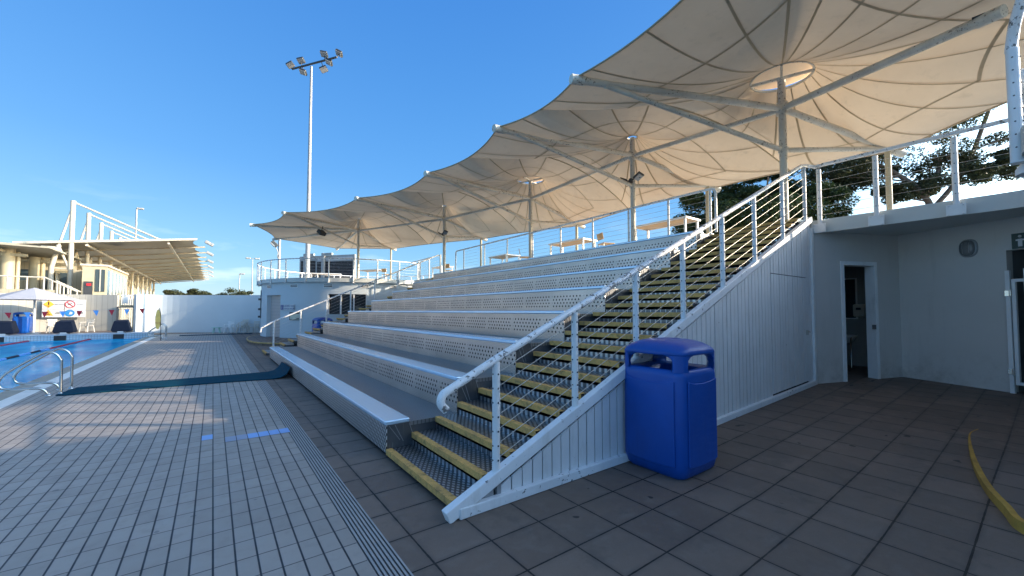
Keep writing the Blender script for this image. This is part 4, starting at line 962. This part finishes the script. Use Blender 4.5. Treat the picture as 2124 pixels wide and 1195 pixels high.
table(6.2,29.9,.75,1.9,3.46,1.3,'low dark-edged table on the kiosk deck in front of the scoreboard')
def stool(x, y, z, rz, label):
    t = bpy.data.objects.new('deck_chair', None); sc.collection.objects.link(t); tag(t, label, 'chair', 'chairs at the deck tables'); Z = (0,0,0)
    MB().cbox((0,0,.44),(.42,.42,.03)).build('seat', M['wood'], t, off=Z, bevel=.01); MB().cbox((0,.22,.68),(.40,.02,.22), M=Matrix.Rotation(-.2,3,'X')).build('backrest', M['wood'], t, off=Z)
    for sx in (-1,1):
        for sy in (-1,1): MB().tube([(sx*.18,sy*.18,.44),(sx*.2,sy*.22,0)], .014, 6).build('leg', M['steel'], t, off=Z)
    t.location = (x,y,z); t.rotation_euler = (0,0,rz); return t
stool(10.6,9.0,3.46,1.2,'wooden chair at the second nearest deck table'); stool(10.5,13.3,3.46,.9,'wooden chair tilted beside the middle mast near the third deck table'); stool(10.5,20.2,3.46,2.2,'wooden chair at the fourth deck table'); stool(8.6,24.7,3.46,2.0,'brown wooden chair beside the kiosk deck table')
# rubber mats
def matstrip(name, pts, label, th=.018):
    m = MB(); top = [(x,y0,z) for x,y0,y1,z in pts]; tb2 = [(x,y1,z) for x,y0,y1,z in pts]; n = len(pts); vs_ = []
    for x,y0,y1,z in pts: vs_ += [(x,y0,z+th),(x,y1,z+th),(x,y1,z),(x,y0,z)]
    fs = []
    for i in range(n-1):
        for a in range(4): b = (a+1) % 4; fs.append((4*i+a,4*i+b,4*i+4+b,4*i+4+a))
    fs += [(3,2,1,0),(4*n-4,4*n-3,4*n-2,4*n-1)]; m.add(vs_, fs); o = m.build(name, M['mat'], label=label, cat='mat', off=(pts[0][0],pts[0][1],0)); return o
matstrip('rubber_mat', [(-2.42,11.62,11.72,.004),(-2.3,11.55,12.5,.004),(-1.0,11.52,12.55,.006),(0.3,11.42,12.6,.006),(1.2,11.3,12.65,.006),(1.36,11.28,12.7,.03),(1.48,11.26,12.8,.10),(1.555,11.28,12.8,.24)], 'dark blue rubber mat across the deck, curled up against the front bench')
matstrip('rubber_mat', [(-1.75,34.3,35.3,.004),(0,34.3,35.3,.004),(2.3,34.3,35.3,.004)], 'second dark blue mat lying across the deck near the far wall')
# pool ladders
def ladder(dx, dy, label, flip=0):
    t = thing('pool_ladder', (-2.5+dx,12+dy,0), label, 'handrail', 'stainless steel pool grab rails')
    P = [(-2.38,.0),(-2.385,.60),(-2.40,.70),(-2.46,.80),(-2.55,.85),(-2.64,.83),(-2.82,.70),(-3.05,.52),(-3.15,.40),(-3.18,.29),(-3.13,.205),(-3.0,.17),(-2.80,.165),(-2.66,.15),(-2.58,.09),(-2.54,.0)]
    for y in (11.75,12.5):
        pts = smooth([(x+dx,y+dy,z) for x, z in P], 5); m = MB(); m.tube(pts, .024, 12); r = m.build('grab_rail', M['steel'], t)
        m = MB(); m.lathe((-2.38+dx,y+dy,0), [(.055,.002),(.055,.012),(.035,.02),(.026,.045)], 14); m.lathe((-2.54+dx,y+dy,0), [(.055,.002),(.055,.012),(.035,.02),(.026,.045)], 14); m.build('flange', M['steel'], r)
ladder(0, 0, 'near stainless steel pool ladder rails beside the blue mat')
ladder(.12, 20.2, 'far stainless steel pool ladder rails by the yellow rescue board')
t = thing('rescue_board', (-2.34,30,0), 'yellow rescue board with red lettering on a pole at the pool edge', 'rescue board')
m = MB(); m.tube([(-2.32,30,0),(-2.36,30,1.45),(-2.42,30,1.8)], .018, 8); m.build('pole', M['darkmetal'], t)
pr = [(0,.62),(.05,.66),(.09,.78),(.11,.95),(.115,1.15),(.10,1.4),(.07,1.6),(.03,1.72),(0,1.75)]
q = [(-2.47+a,29.97,z) for a, z in pr]+[(-2.47-a,29.97,z) for a, z in pr[1:-1]][::-1]
m = MB(); m.extr(q, (0,.05,0)); m.build('board', M['yellow'], t, bevel=.01); text('RESCUE', .065, (-2.47,29.96,.98), (PI/2,0,0), M['red'], t)
# lane ropes
for X, lab, cols in ((-5.8,'lane rope nearest the ladder, pale and navy floats turning dark red at the far end',('signwhite','navy','flagred')), (-8.2,'second lane rope of dark red floats near the far end',('flagred','flagred','flagred')), (-10.6,'third lane rope of dark red floats at the left edge',('flagred','flagred','flagred'))):
    t = thing('lane_rope', (X,12,-.04), lab, 'lane rope', 'lane ropes floating in the pool')
    y = 2.; k = 0
    while y < 33.9:
        L_ = 1.15 if y < 26 else 7.9; key = cols[2] if y >= 26 else (cols[k % 2]); mt_ = M['flagblue'] if key == 'signwhite' else M[key]
        MB().tube([(X,y,-.035),(X,min(y+L_,33.98),-.035)], .055, 8).build('float_section', mt_, t); y += L_+.02; k += 1
# starting blocks under covers
def block(X, label):
    t = thing('starting_block', (X,34.9,.29), label, 'starting block', 'covered starting blocks at the pool end')
    m = MB(); b = [(X-.36,34.55,.36),(X+.36,34.55,.36),(X+.36,35.35,.36),(X-.36,35.35,.36)]; c_ = [(X-.44,34.5,.44),(X+.44,34.5,.44),(X+.44,35.4,.44),(X-.44,35.4,.44)]; d_ = [(X-.31,34.55,1.02),(X+.31,34.55,1.02),(X+.29,35.3,1.10),(X-.29,35.3,1.10)]
    m.add(b+c_+d_, [(3,2,1,0),(0,1,5,4),(1,2,6,5),(2,3,7,6),(3,0,4,7),(4,5,9,8),(5,6,10,9),(6,7,11,10),(7,4,8,11),(8,9,10,11)]); m.build('cover', M['navy'], t, bevel=.03)
    MB().box(X-.2,X+.2,34.6,35.0,.29,.45).build('pedestal', M['grey'], t); MB().box(X-.13,X+.13,34.53,34.58,.30,.44).build('number_plate', M['signwhite'], t)
block(-4.58,'navy covered starting block beside the gate'); block(-7.0,'middle navy covered starting block in front of the signs'); block(-9.3,'navy covered starting block cut by the left edge of the picture')
m = MB()
for X in (-4.58,-7.0,-9.3): m.box(X-.24,X+.24,33.97,34.0,-.3,.235)
m.build('lane_end_tiles', M['black'], kind='structure')
# flags
t = thing('flag_line', (-8,29,1.7), 'line of red and blue backstroke pennants strung across the pool end', 'flags')
zc = lambda x: 1.80-.26*math.sin(max(0,min(1,(-2.4-x)/16))*PI)
MB().tube([(-2.4-.5*k,29,zc(-2.4-.5*k)) for k in range(33)], .006, 5).build('cord', M['grey'], t)
MB().tube([(-18.4,29,0),(-18.4,29,1.9)], .03, 8).build('end_post', M['steel'], t)
for k in range(24):
    x = -3.05-.575*k; z = zc(x)-.01; a = random.uniform(-.3,.3)
    MB().add([(x-.105,29,z),(x+.105,29,z),(x+.02+a*.1,29+a*.2,z-.29),(x-.105,29.006,z),(x+.105,29.006,z),(x+.02+a*.1,29.006+a*.2,z-.29)],[(0,2,1),(3,4,5),(0,1,4,3),(1,2,5,4),(2,0,3,5)]).build('pennant', M['flagred'] if k % 2 == 0 else M['flagblue'], t)
# umbrella
t = thing('umbrella', (-8.95,38,.24), 'large grey white pool umbrella on a white pole in front of the far left wall', 'umbrella')
m = MB(); c_ = Vector((-9.0,38,3.1)); n = 8; rim = []
for k in range(n):
    a = 2*PI*(k+.35)/n; rim.append(Vector((-9.0+1.95*math.cos(a),38+1.95*math.sin(a),2.40)))
vs_ = [c_]+rim+[p+Vector((0,0,-.07)) for p in rim]; m.add(vs_, [(0,k+1,(k+1) % n+1) for k in range(n)]+[(k+1,n+k+1,n+(k+1) % n+1,(k+1) % n+1) for k in range(n)]); m.build('canopy', M['umbrella'], t)
MB().tube([(-8.95,38,.24),(-8.98,38,3.05)], .05, 10).build('pole', M['white'], t); MB().lathe((-8.95,38,.24), [(.3,0),(.3,.05),(.06,.08)], 16).build('base', M['grey'], t)
for p in rim: MB().tube([p+Vector((0,0,-.04)), c_+Vector((0,0,-.08))], .014, 5).build('rib', M['darkmetal'], t)
m = MB(); m.quad((-30,34,.235),(-5.0,34,.235),(-5.0,42.5,.235),(-30,42.5,.235)); m.add([(-5.0,34,.235),(-5.0,42.5,.235),(-5.0,42.5,-.05),(-5.0,34,-.05)],[(0,1,2,3)]); m.build('end_paving', M['pavers'], kind='structure')
# far walls
def wallstrip(name, pts, z0, z1, mat, label, th=.22, cap=True):
    t = thing(name, (pts[0][0],pts[0][1],z0), label, 'wall'); m = MB(); cp = MB(); n = len(pts); L_ = []; R_ = []
    for i, (x, y) in enumerate(pts):
        a = Vector(pts[max(i-1,0)]); b = Vector(pts[min(i+1,n-1)]); d = (b-a).normalized(); q = Vector((-d.y,d.x)); L_.append((x,y)); R_.append((x+q.x*th,y+q.y*th))
    vs_ = [(x,y,z0) for x,y in L_]+[(x,y,z1) for x,y in L_]+[(x,y,z1) for x,y in R_]+[(x,y,z0) for x,y in R_]
    fs = []
    for i in range(n-1):
        for a, b in ((0,n),(n,2*n),(2*n,3*n)): fs.append((a+i,a+i+1,b+i+1,b+i))
    fs += [(0,n,2*n,3*n),(n-1,2*n-1,3*n-1,4*n-1)]
    m.add(vs_, fs); me = m.build('wall_panel', mat, t); return t
wallstrip('curved_wall', smooth([(-16,36.5),(-13,39.2),(-11.2,40.3),(-9,41.0),(-7.2,40.95),(-5.56,40.3)],5), .2, 2.80, M['ribwall'], 'curved white ribbed wall carrying the warning signs at the left')
wallstrip('curved_wall', smooth([(-4.5,39.9),(-3.7,40.5),(-2.5,40.2),(0,38.5),(2.8,36.3),(4.5,34.8),(5.5,33.6)],5), 0, 2.86, M['kiosk'], 'smooth curved white wall between the gate and the round kiosk')
# signs on the left wall
def wsign(x0, x1, z0, z1, label, y0, y1):
    t = thing('warning_sign', ((x0+x1)/2,(y0+y1)/2,z0), label, 'sign'); MB().extr([(x0,y0,z0),(x1,y1,z0),(x1,y1,z1),(x0,y0,z1)], (0,.03,0)).build('plate', M['signwhite'], t)
    m = MB(); m.beam((x0,y0-.005,z0),(x1,y1-.005,z0),.01,.02); m.build('edge_trim', M['grey'], t); return t
def disc(mb, c_, r, n=20, sx=1, r2=0):
    if r2: 
        vs_ = [(c_[0]+q*math.cos(2*PI*k/n)*sx,c_[1],c_[2]+q*math.sin(2*PI*k/n)) for q in (r,r2) for k in range(n)]; mb.add(vs_, [(k,(k+1) % n,(k+1) % n+n,k+n) for k in range(n)])
    else: mb.extr([(c_[0]+r*math.cos(2*PI*k/n)*sx,c_[1],c_[2]+r*math.sin(2*PI*k/n)) for k in range(n)], (0,.005,0))
yy = 40.65
t = wsign(-9.250,-8.245,1.78,2.42,'upper left warning sign with an amber exclamation diamond', yy, yy)
MB().extr([(-8.953,yy-.02,1.85),(-8.695,yy-.02,2.1),(-8.953,yy-.02,2.36),(-9.210,yy-.02,2.1)], (0,.01,0)).build('diamond', M['amber'], t)
m = MB(); m.box(-8.977,-8.928,yy-.03,yy-.021,2.05,2.27); m.box(-8.977,-8.928,yy-.03,yy-.021,1.94,2.0); m.build('exclamation_mark', M['black'], t); text('DEEP WATER', .075, (-8.470,yy-.02,2.10), (PI/2,0,0), M['black'], t)
t = wsign(-8.213,-7.200,1.78,2.42,'upper right warning sign with a red no diving circle', yy, yy)
m = MB(); disc(m, (-7.956,yy-.02,2.1), .26, r2=.21); m.beam((-8.100,yy-.02,2.25),(-7.811,yy-.02,1.95),.01,.045); m.build('red_ring', M['red'], t)
m = MB(); m.beam((-8.068,yy-.018,2.06),(-7.859,yy-.018,2.18),.01,.035); m.beam((-7.964,yy-.018,2.10),(-7.859,yy-.018,2.0),.01,.03); m.build('figure', M['black'], t); text('NO DIVING', .068, (-7.457,yy-.02,2.10), (PI/2,0,0), M['black'], t)
t = wsign(-9.250,-8.245,1.22,1.76,'lower left warning sign with an amber triangle', yy, yy)
MB().extr([(-9.194,yy-.02,1.33),(-8.727,yy-.02,1.33),(-8.953,yy-.02,1.74)], (0,.01,0)).build('triangle', M['amber'], t); m = MB(); m.box(-9.065,-8.856,yy-.03,yy-.021,1.38,1.42); m.ball((-8.953,yy-.025,1.5),.035,8,5); m.build('figure', M['black'], t); text('SLIPPERY\nWHEN WET', .07, (-8.470,yy-.02,1.5), (PI/2,0,0), M['black'], t)
t = wsign(-8.213,-7.200,1.22,1.76,'lower right pool sign with a round blue emblem', yy, yy)
m = MB(); disc(m, (-7.956,yy-.02,1.5), .24); m.build('roundel', plain('emblem_blue', (.03,.2,.5), .4), t); m = MB(); m.extr([(-8.004,yy-.03,1.40),(-7.843,yy-.03,1.42),(-7.827,yy-.03,1.55),(-7.940,yy-.03,1.60)],(0,.006,0)); m.build('figure', M['signwhite'], t); text('SUPERVISE\nCHILDREN', .068, (-7.457,yy-.02,1.5), (PI/2,0,0), M['black'], t)
# gate between the walls
t = thing('bar_gate', (-5.2,40.2,0), 'tall gate of cream bars in a dark frame between the two curved walls', 'gate')
m = MB(); m.box(-5.56,-5.48,40.15,40.25,.0,1.95); m.box(-4.58,-4.50,40.05,40.15,.0,1.95); m.box(-5.5,-4.55,40.12,40.18,1.88,1.96); m.box(-5.5,-4.55,40.12,40.18,.24,.30); m.build('frame', M['darkmetal'], t)
for k in range(9): MB().box(-5.42+.10*k,-5.385+.10*k,40.13,40.17,.28,1.9).build('bar', M['cream'], t)
t = thing('stair_landing', (-5.2,42,2.0), 'cream landing with vertical balusters above the bar gate', 'landing')
m = MB(); m.box(-5.7,-4.6,41.2,43.5,1.92,2.08); m.build('slab', M['cream'], t); m = MB(); m.box(-5.68,-5.5,41.1,41.3,0,2.95); m.box(-4.80,-4.66,41.1,41.3,0,3.3); m.build('post', M['cream'], t)
for k in range(6): MB().box(-5.42+.12*k,-5.37+.12*k,41.15,41.19,2.08,2.80).build('baluster', M['white'], t)
m = MB(); m.box(-5.6,-4.7,41.14,41.2,2.78,2.84); m.box(-5.4,-5.1,41.10,41.13,2.2,2.7); m.build('handrail', M['white'], t)
# ------------------------------------------------------------------ clubhouse
cb = thing('clubhouse', (-12,55,0), 'cream clubhouse with glazed fronts and broad columns on the raised terrace at the left', 'building')
MB().box(-34,-6.6,43.0,112,0,2.86).build('terrace', M['terrace'], cb)
MB().box(-34,-9.2,42.75,42.98,2.86,3.15).build('terrace_parapet', M['clubwall'], cb)
MB().box(-34,-12.6,52.5,112,2.86,7.4).build('wall', M['clubwall'], cb)
MB().box(-13.9,-12.3,50.9,51.2,2.86,4.2).build('low_wall', M['clubwall'], cb)
for x0, x1 in ((-12.85,-11.95),(-20,-19.0)):
    c_ = MB(); c_.cyl(((x0+x1)/2,46.5), .36, 2.86, 6.3, 20); c_.build('column', M['cream'], cb)
for (x, y, r) in ((-12.0,46.9,.12),(-11.95,50.2,.30),(-11.55,50.5,.14),(-15.5,50.2,.30)): MB().cyl((x,y), r, 2.86, 6.1, 14).build('column', M['cream'], cb)
m = MB(); m.extr([(-34,44,6.95),(-9.75,44,6.25),(-9.75,44,6.36),(-34,44,7.1)], (0,9,0)); m.build('roof', M['clubroof'], cb)
m = MB(); m.box(-34,-11.4,46.2,46.5,5.75,5.95); m.box(-34,-9.9,50.2,50.5,5.7,5.9); m.box(-12.7,-12.4,44,52,5.95,6.15); m.build('roof_beam', M['clubwall'], cb)
for k in range(9):
    x0 = -21.5+1.15*k; f = MB().box(x0,x0+.95,52.46,52.52,3.0,5.3).build('window', M['glass'], cb); MB().box(x0-.05,x0+.03,52.40,52.45,2.9,5.4).build('frame', M['clubwhite'], f)
for k in range(7):
    y0 = 54+2.2*k; f = MB().box(-12.56,-12.52,y0,y0+1.8,3.0,5.4).build('window', M['glass'], cb); MB().box(-12.5,-12.44,y0-.1,y0,2.9,5.5).build('frame', M['clubwhite'], f)
MB().box(-13.8,-9.95,52.35,52.38,5.2,6.0).build('fascia_panel', M['clubwall'], cb)
MB().box(-10.9,-9.7,52.1,52.3,2.9,5.0).build('door', M['glass'], cb)
MB().box(-9.9,-8.6,50.4,50.6,2.86,5.2).build('side_wall', M['clubwall'], cb)
MB().box(-10.9,-10.2,47.0,47.6,6.35,6.75).build('roof_unit', M['clubwhite'], cb)
bx_ = thing('glazed_box', (-7.7,46,2.86), 'cream box with a large glazed side under the club canopy', 'building')
MB().box(-8.42,-7.04,46,55.5,2.86,5.25).build('wall', M['cream'], bx_); MB().box(-8.55,-6.92,45.9,55.7,5.25,5.40).build('roof', M['clubwhite'], bx_)
d_ = MB().box(-8.30,-7.80,45.94,45.985,2.9,4.0).build('door', M['darkmetal'], bx_); MB().box(-8.15,-7.88,45.90,45.93,3.65,3.85).build('hanging', M['red'], d_)
f = MB().box(-7.65,-7.12,45.94,45.985,3.2,5.0).build('window', M['glass'], bx_); MB().box(-7.42,-7.35,45.90,45.935,3.2,5.0).build('frame', M['clubwhite'], f)
for k in range(6):
    y0 = 46.3+1.5*k; f = MB().box(-7.035,-7.01,y0,y0+1.2,2.95,5.0).build('window', M['glassb'], bx_); MB().box(-7.01,-6.95,y0+1.22,y0+1.34,2.9,5.1).build('frame', M['clubwhite'], f)
cc = thing('club_canopy', (-9.5,48,2.9), 'long white club roof hung from tall white masts with slanting stays', 'canopy')
zr = lambda x: 7.07+(x+11.5)*(8.4-7.07)/10.3
X0, X1 = -12.6, -1.35
m = MB(); fr_ = [(X0,48)]
ys = [48+5*k for k in range(13)]; front = []
for k in range(12):
    for q in range(6): s = q/6; front.append((X1-.38*4*s*(1-s)*1.0, ys[k]+5*s))
front.append((X1,108)); pts = front
vs_ = []; fs = []
for (x, y) in pts: vs_ += [(X0,y,zr(X0)-.0),(-7,y,zr(-7)+.05),(x,y,zr(x))]
for i in range(len(pts)-1):
    for a in (0,1): fs.append((3*i+a,3*i+a+1,3*i+3+a+1,3*i+3+a))
m.add(vs_, fs); m.build('roof_membrane', M['clubroof'], cc)
MB().extr([(X0,47.93,zr(X0)-.09),(X1,47.93,zr(X1)-.09),(X1,47.93,zr(X1)+.09),(X0,47.93,zr(X0)+.09)], (0,.12,0)).build('edge_beam', M['clubwhite'], cc)
for k in range(1,13):
    m = MB(); m.beam((X0,ys[k],zr(X0)-.12),(X1+.55,ys[k],zr(X1+.55)-.12),.09,.14); m.build('rafter', M['rafter'], cc)
for x in (-3.4,-8.6):
    m = MB(); m.beam((x,48,zr(x)-.32),(x,108,zr(x)-.32),.14,.14)
    for k in range(24): m.beam((x,48+2.5*k,zr(x)-.1),(x,49.25+2.5*k,zr(x)-.34),.05,.05)
    m.build('truss', M['clubwhite'], cc)
for k in range(12):
    y = ys[k]+(.0 if k == 0 else 0); y = 48.15+5.25*k
    ms = MB(); ms.tube([(-9.5,y,2.86),(-9.5,y,10.75)], .16, 12); ms.build('mast', M['clubwhite'], cc)
    st_ = MB(); st_.tube([(-9.5,y,10.65),(-4.0,y,zr(-4)+.05)], .075, 8); st_.build('stay', M['clubwhite'], cc)
    st_ = MB(); st_.tube([(-9.55,y,10.0),(-10.2,y,7.0)], .085, 8); st_.tube(smooth([(-10.2,y,7.0),(-10.5,y,5.5),(-10.56,y,4.9),(-10.56,y,2.86)],4), .16, 10); st_.build('back_leg', M['clubwhite'], cc)
    st_ = MB(); st_.tube([(-10.2,y,6.9),(-9.6,y,5.1)], .085, 8); st_.tube([(-10.5,y,5.1),(-9.6,y,5.1)], .06, 6); st_.build('tie_bar', M['clubwhite'], cc)
for (x, y) in ((-9,50.5),(-4.2,50.5)):
    MB().lathe((x,y,zr(x)), [(2.4,-.02),(1.2,.10),(.3,.45),(.05,.5)], 20).build('roof_peak', M['clubroof'], cc)
for k in range(6):
    y = 50+9*k
    x = X1+.9; m = MB(); m.cbox((x,y,zr(x)-.15),(.75,.5,.28), M=Matrix.Rotation(.5,3,'Y')); m.build('lamp_head', M['grey'], cc, bevel=.04)
for k in range(7): m = MB(); m.cbox((-10.4,50.5+5*k,zr(-10.4)-.55),(.9,.3,.06)); m.build('batten_light', M['signwhite'], cc)
railp = []
t = railing('terrace_railing', (-12,43.2,2.86), 'white railing with a sloping ramp rail along the clubhouse terrace', [((x,43.2,3.0),1.05) for x in (-13.6,-12.4,-11.5,-10.6,-9.8)]+[((-9.4,43.2,2.95),.85),((-9.0,43.2,2.9),.65),((-8.6,43.2,2.9),.42)], [(-16,43.2,4.05),(-9.75,43.2,4.05),(-8.1,43.2,3.05)], pr=.05, r=.05, nc=0, plate=False, mat='clubwhite', pmat='clubwhite')
t = railing('ramp_railing', (-9.5,44.5,2.86), 'second sloping white ramp rail right of the terrace railing', [((x,44.6,2.86),h) for x, h in ((-9.45,1.0),(-9.1,.85),(-8.75,.65),(-8.4,.4))], [(-9.5,44.6,3.90),(-8.2,44.6,3.1)], pr=.05, r=.05, nc=0, plate=False, mat='clubwhite', pmat='clubwhite')

# ------------------------------------------------------------------ trees
def tree(name, base, trunk_h, crown, lab, mat, n, ls, layers=None, seed=1, tr=.3, holes=.25, limbs=9, group=None, lt=.34, paths=None):
    rnd = random.Random(seed); t = thing(name, base, lab, 'tree', group); bx, by, bz = base
    cl = []
    for (cx, cy, cz, rx, ry, rz_) in crown:
        k = max(7, int(17*rx*ry/4))
        for _ in range(k):
            while True:
                u = Vector((rnd.uniform(-1,1), rnd.uniform(-1,1), rnd.uniform(-1,1)))
                if .35 < u.length < 1: break
            cl.append((Vector((bx+cx+u.x*rx, by+cy+u.y*ry, bz+cz+u.z*rz_)), rnd.uniform(.22,.6)*min(rx,1.8)))
    m = MB(); top = Vector((bx+.2,by,bz+trunk_h)); base_paths = paths or [[(bx,by,bz),(bx+.1,by+.05,bz+trunk_h*.5),tuple(top)]]; nodes = []
    for pth in base_paths:
        sp = smooth(pth, 5); m.tube(sp, tr if pth is base_paths[0] else tr*.6, 8, r1=tr*.3); nodes += [Vector(p) for p in sp[len(sp)//3:]]
    for k in range(limbs):
        c_ = cl[rnd.randrange(len(cl))][0]; s = min(nodes, key=lambda q: (q-c_).length+(.0 if q.z < c_.z-.3 else 3)); mid = s+(c_-s)*.5+Vector((rnd.uniform(-.2,.2),rnd.uniform(-.2,.2),rnd.uniform(-.3,.1)))
        m.tube([s, mid, c_], tr*lt, 6, r1=tr*.08)
    m.build('trunk', M['bark'], t)
    vs_ = []; fs = []; per = n//len(cl)
    for c_, r in cl:
        for _ in range(int(per*rnd.uniform(.6,1.4))):
            while True:
                u = Vector((rnd.uniform(-1,1), rnd.uniform(-1,1), rnd.uniform(-1,1)))
                if u.length < 1: break
            p = c_+Vector((u.x*r*1.15, u.y*r*1.15, u.z*r*.62)); a = Vector((rnd.gauss(0,1),rnd.gauss(0,1),rnd.gauss(0,.6))).normalized(); b = a.cross(Vector((rnd.gauss(0,1),rnd.gauss(0,1),rnd.gauss(0,1)))).normalized(); s = ls*rnd.uniform(.6,1.3)
            o = len(vs_); vs_ += [p-a*s, p-b*s*.45, p+a*s, p+b*s*.45]; fs.append((o,o+1,o+2,o+3))
    m = MB(); m.add(vs_, fs); m.build('crown', mat, t); return t
tree('broadleaf_tree', (21.5,8.8,0), 4.2, [(0,0,6.6,2.6,2.6,2.2),(-2.0,1.4,6.0,1.8,1.8,1.7),(1.9,-1.6,6.6,2.0,2.0,2.0),(0,.0,8.2,1.6,1.6,1.1),(-2.6,2.0,4.6,1.2,1.2,1.0),(2.3,-2.2,4.9,1.6,1.6,1.2)], 'dense dark green tree behind the top of the stairs', M['leaf'], 120000, .07, seed=3, tr=.3)
tree('spreading_tree', (27.5,3.4,0), 7.4, [(-2.2,2.2,9.2,1.6,1.6,.5),(-3.4,3.3,8.5,1.2,1.2,.4),(-1.6,1.7,8.3,1.1,1.1,.4),(.3,-.6,10.2,1.2,1.2,.5),(2.2,-2.6,9.4,1.0,1.0,.5),(-.4,.3,7.6,1.0,1.0,.4),(-1.0,1.2,10.0,1.6,1.6,.55),(-2.4,2.6,7.9,1.2,1.2,.4),(.2,.0,8.9,1.4,1.4,.6),(.8,-1.6,11.6,1.4,1.4,.5),(1.5,-2.3,12.6,1.3,1.3,.5),(.9,-1.2,8.0,1.1,1.1,.8),(2.0,-2.4,13.4,1.2,1.2,.4),(1.4,-1.9,7.8,1.0,1.0,.8),(-1.2,1.1,7.2,.9,.9,.4)], 'open spreading tree with bare limbs behind the walkway railing', M['leaf2'], 60000, .068, seed=8, tr=.2, limbs=26, lt=.22, paths=[[(27.5,3.4,0),(27.4,3.2,4),(27.0,3.5,6.8),(26.2,4.5,8.3),(25.4,5.4,9.0)],[(27.1,3.4,6.4),(27.9,2.4,8.2),(28.4,1.7,10.6),(29.2,1.1,13.2)],[(27.0,3.6,7.0),(27.6,3.2,8.3),(27.9,3.3,9.0)]])
tree('far_tree', (-6.4,100,0), 3.5, [(0,0,4.4,1.6,1.6,1.3),(2.2,0,4.7,1.6,1.6,1.4),(4.6,0,4.2,1.5,1.5,1.3),(5.6,0,3.8,1.2,1.2,1.2)], 'far dark tree above the curved wall, nearest the club roof', M['leaf2'], 12000, .16, seed=5, tr=.25)
tree('far_tree', (3.2,102,0), 3.5, [(-2.2,0,4.2,1.6,1.6,1.0),(0,0,5.2,1.9,1.9,1.2),(2.3,0,4.8,1.7,1.7,1.2),(3.6,0,4.0,1.0,1.0,.8)], 'far spreading tree behind the lamp poles left of the kiosk', M['leaf2'], 9000, .16, seed=6, tr=.25)
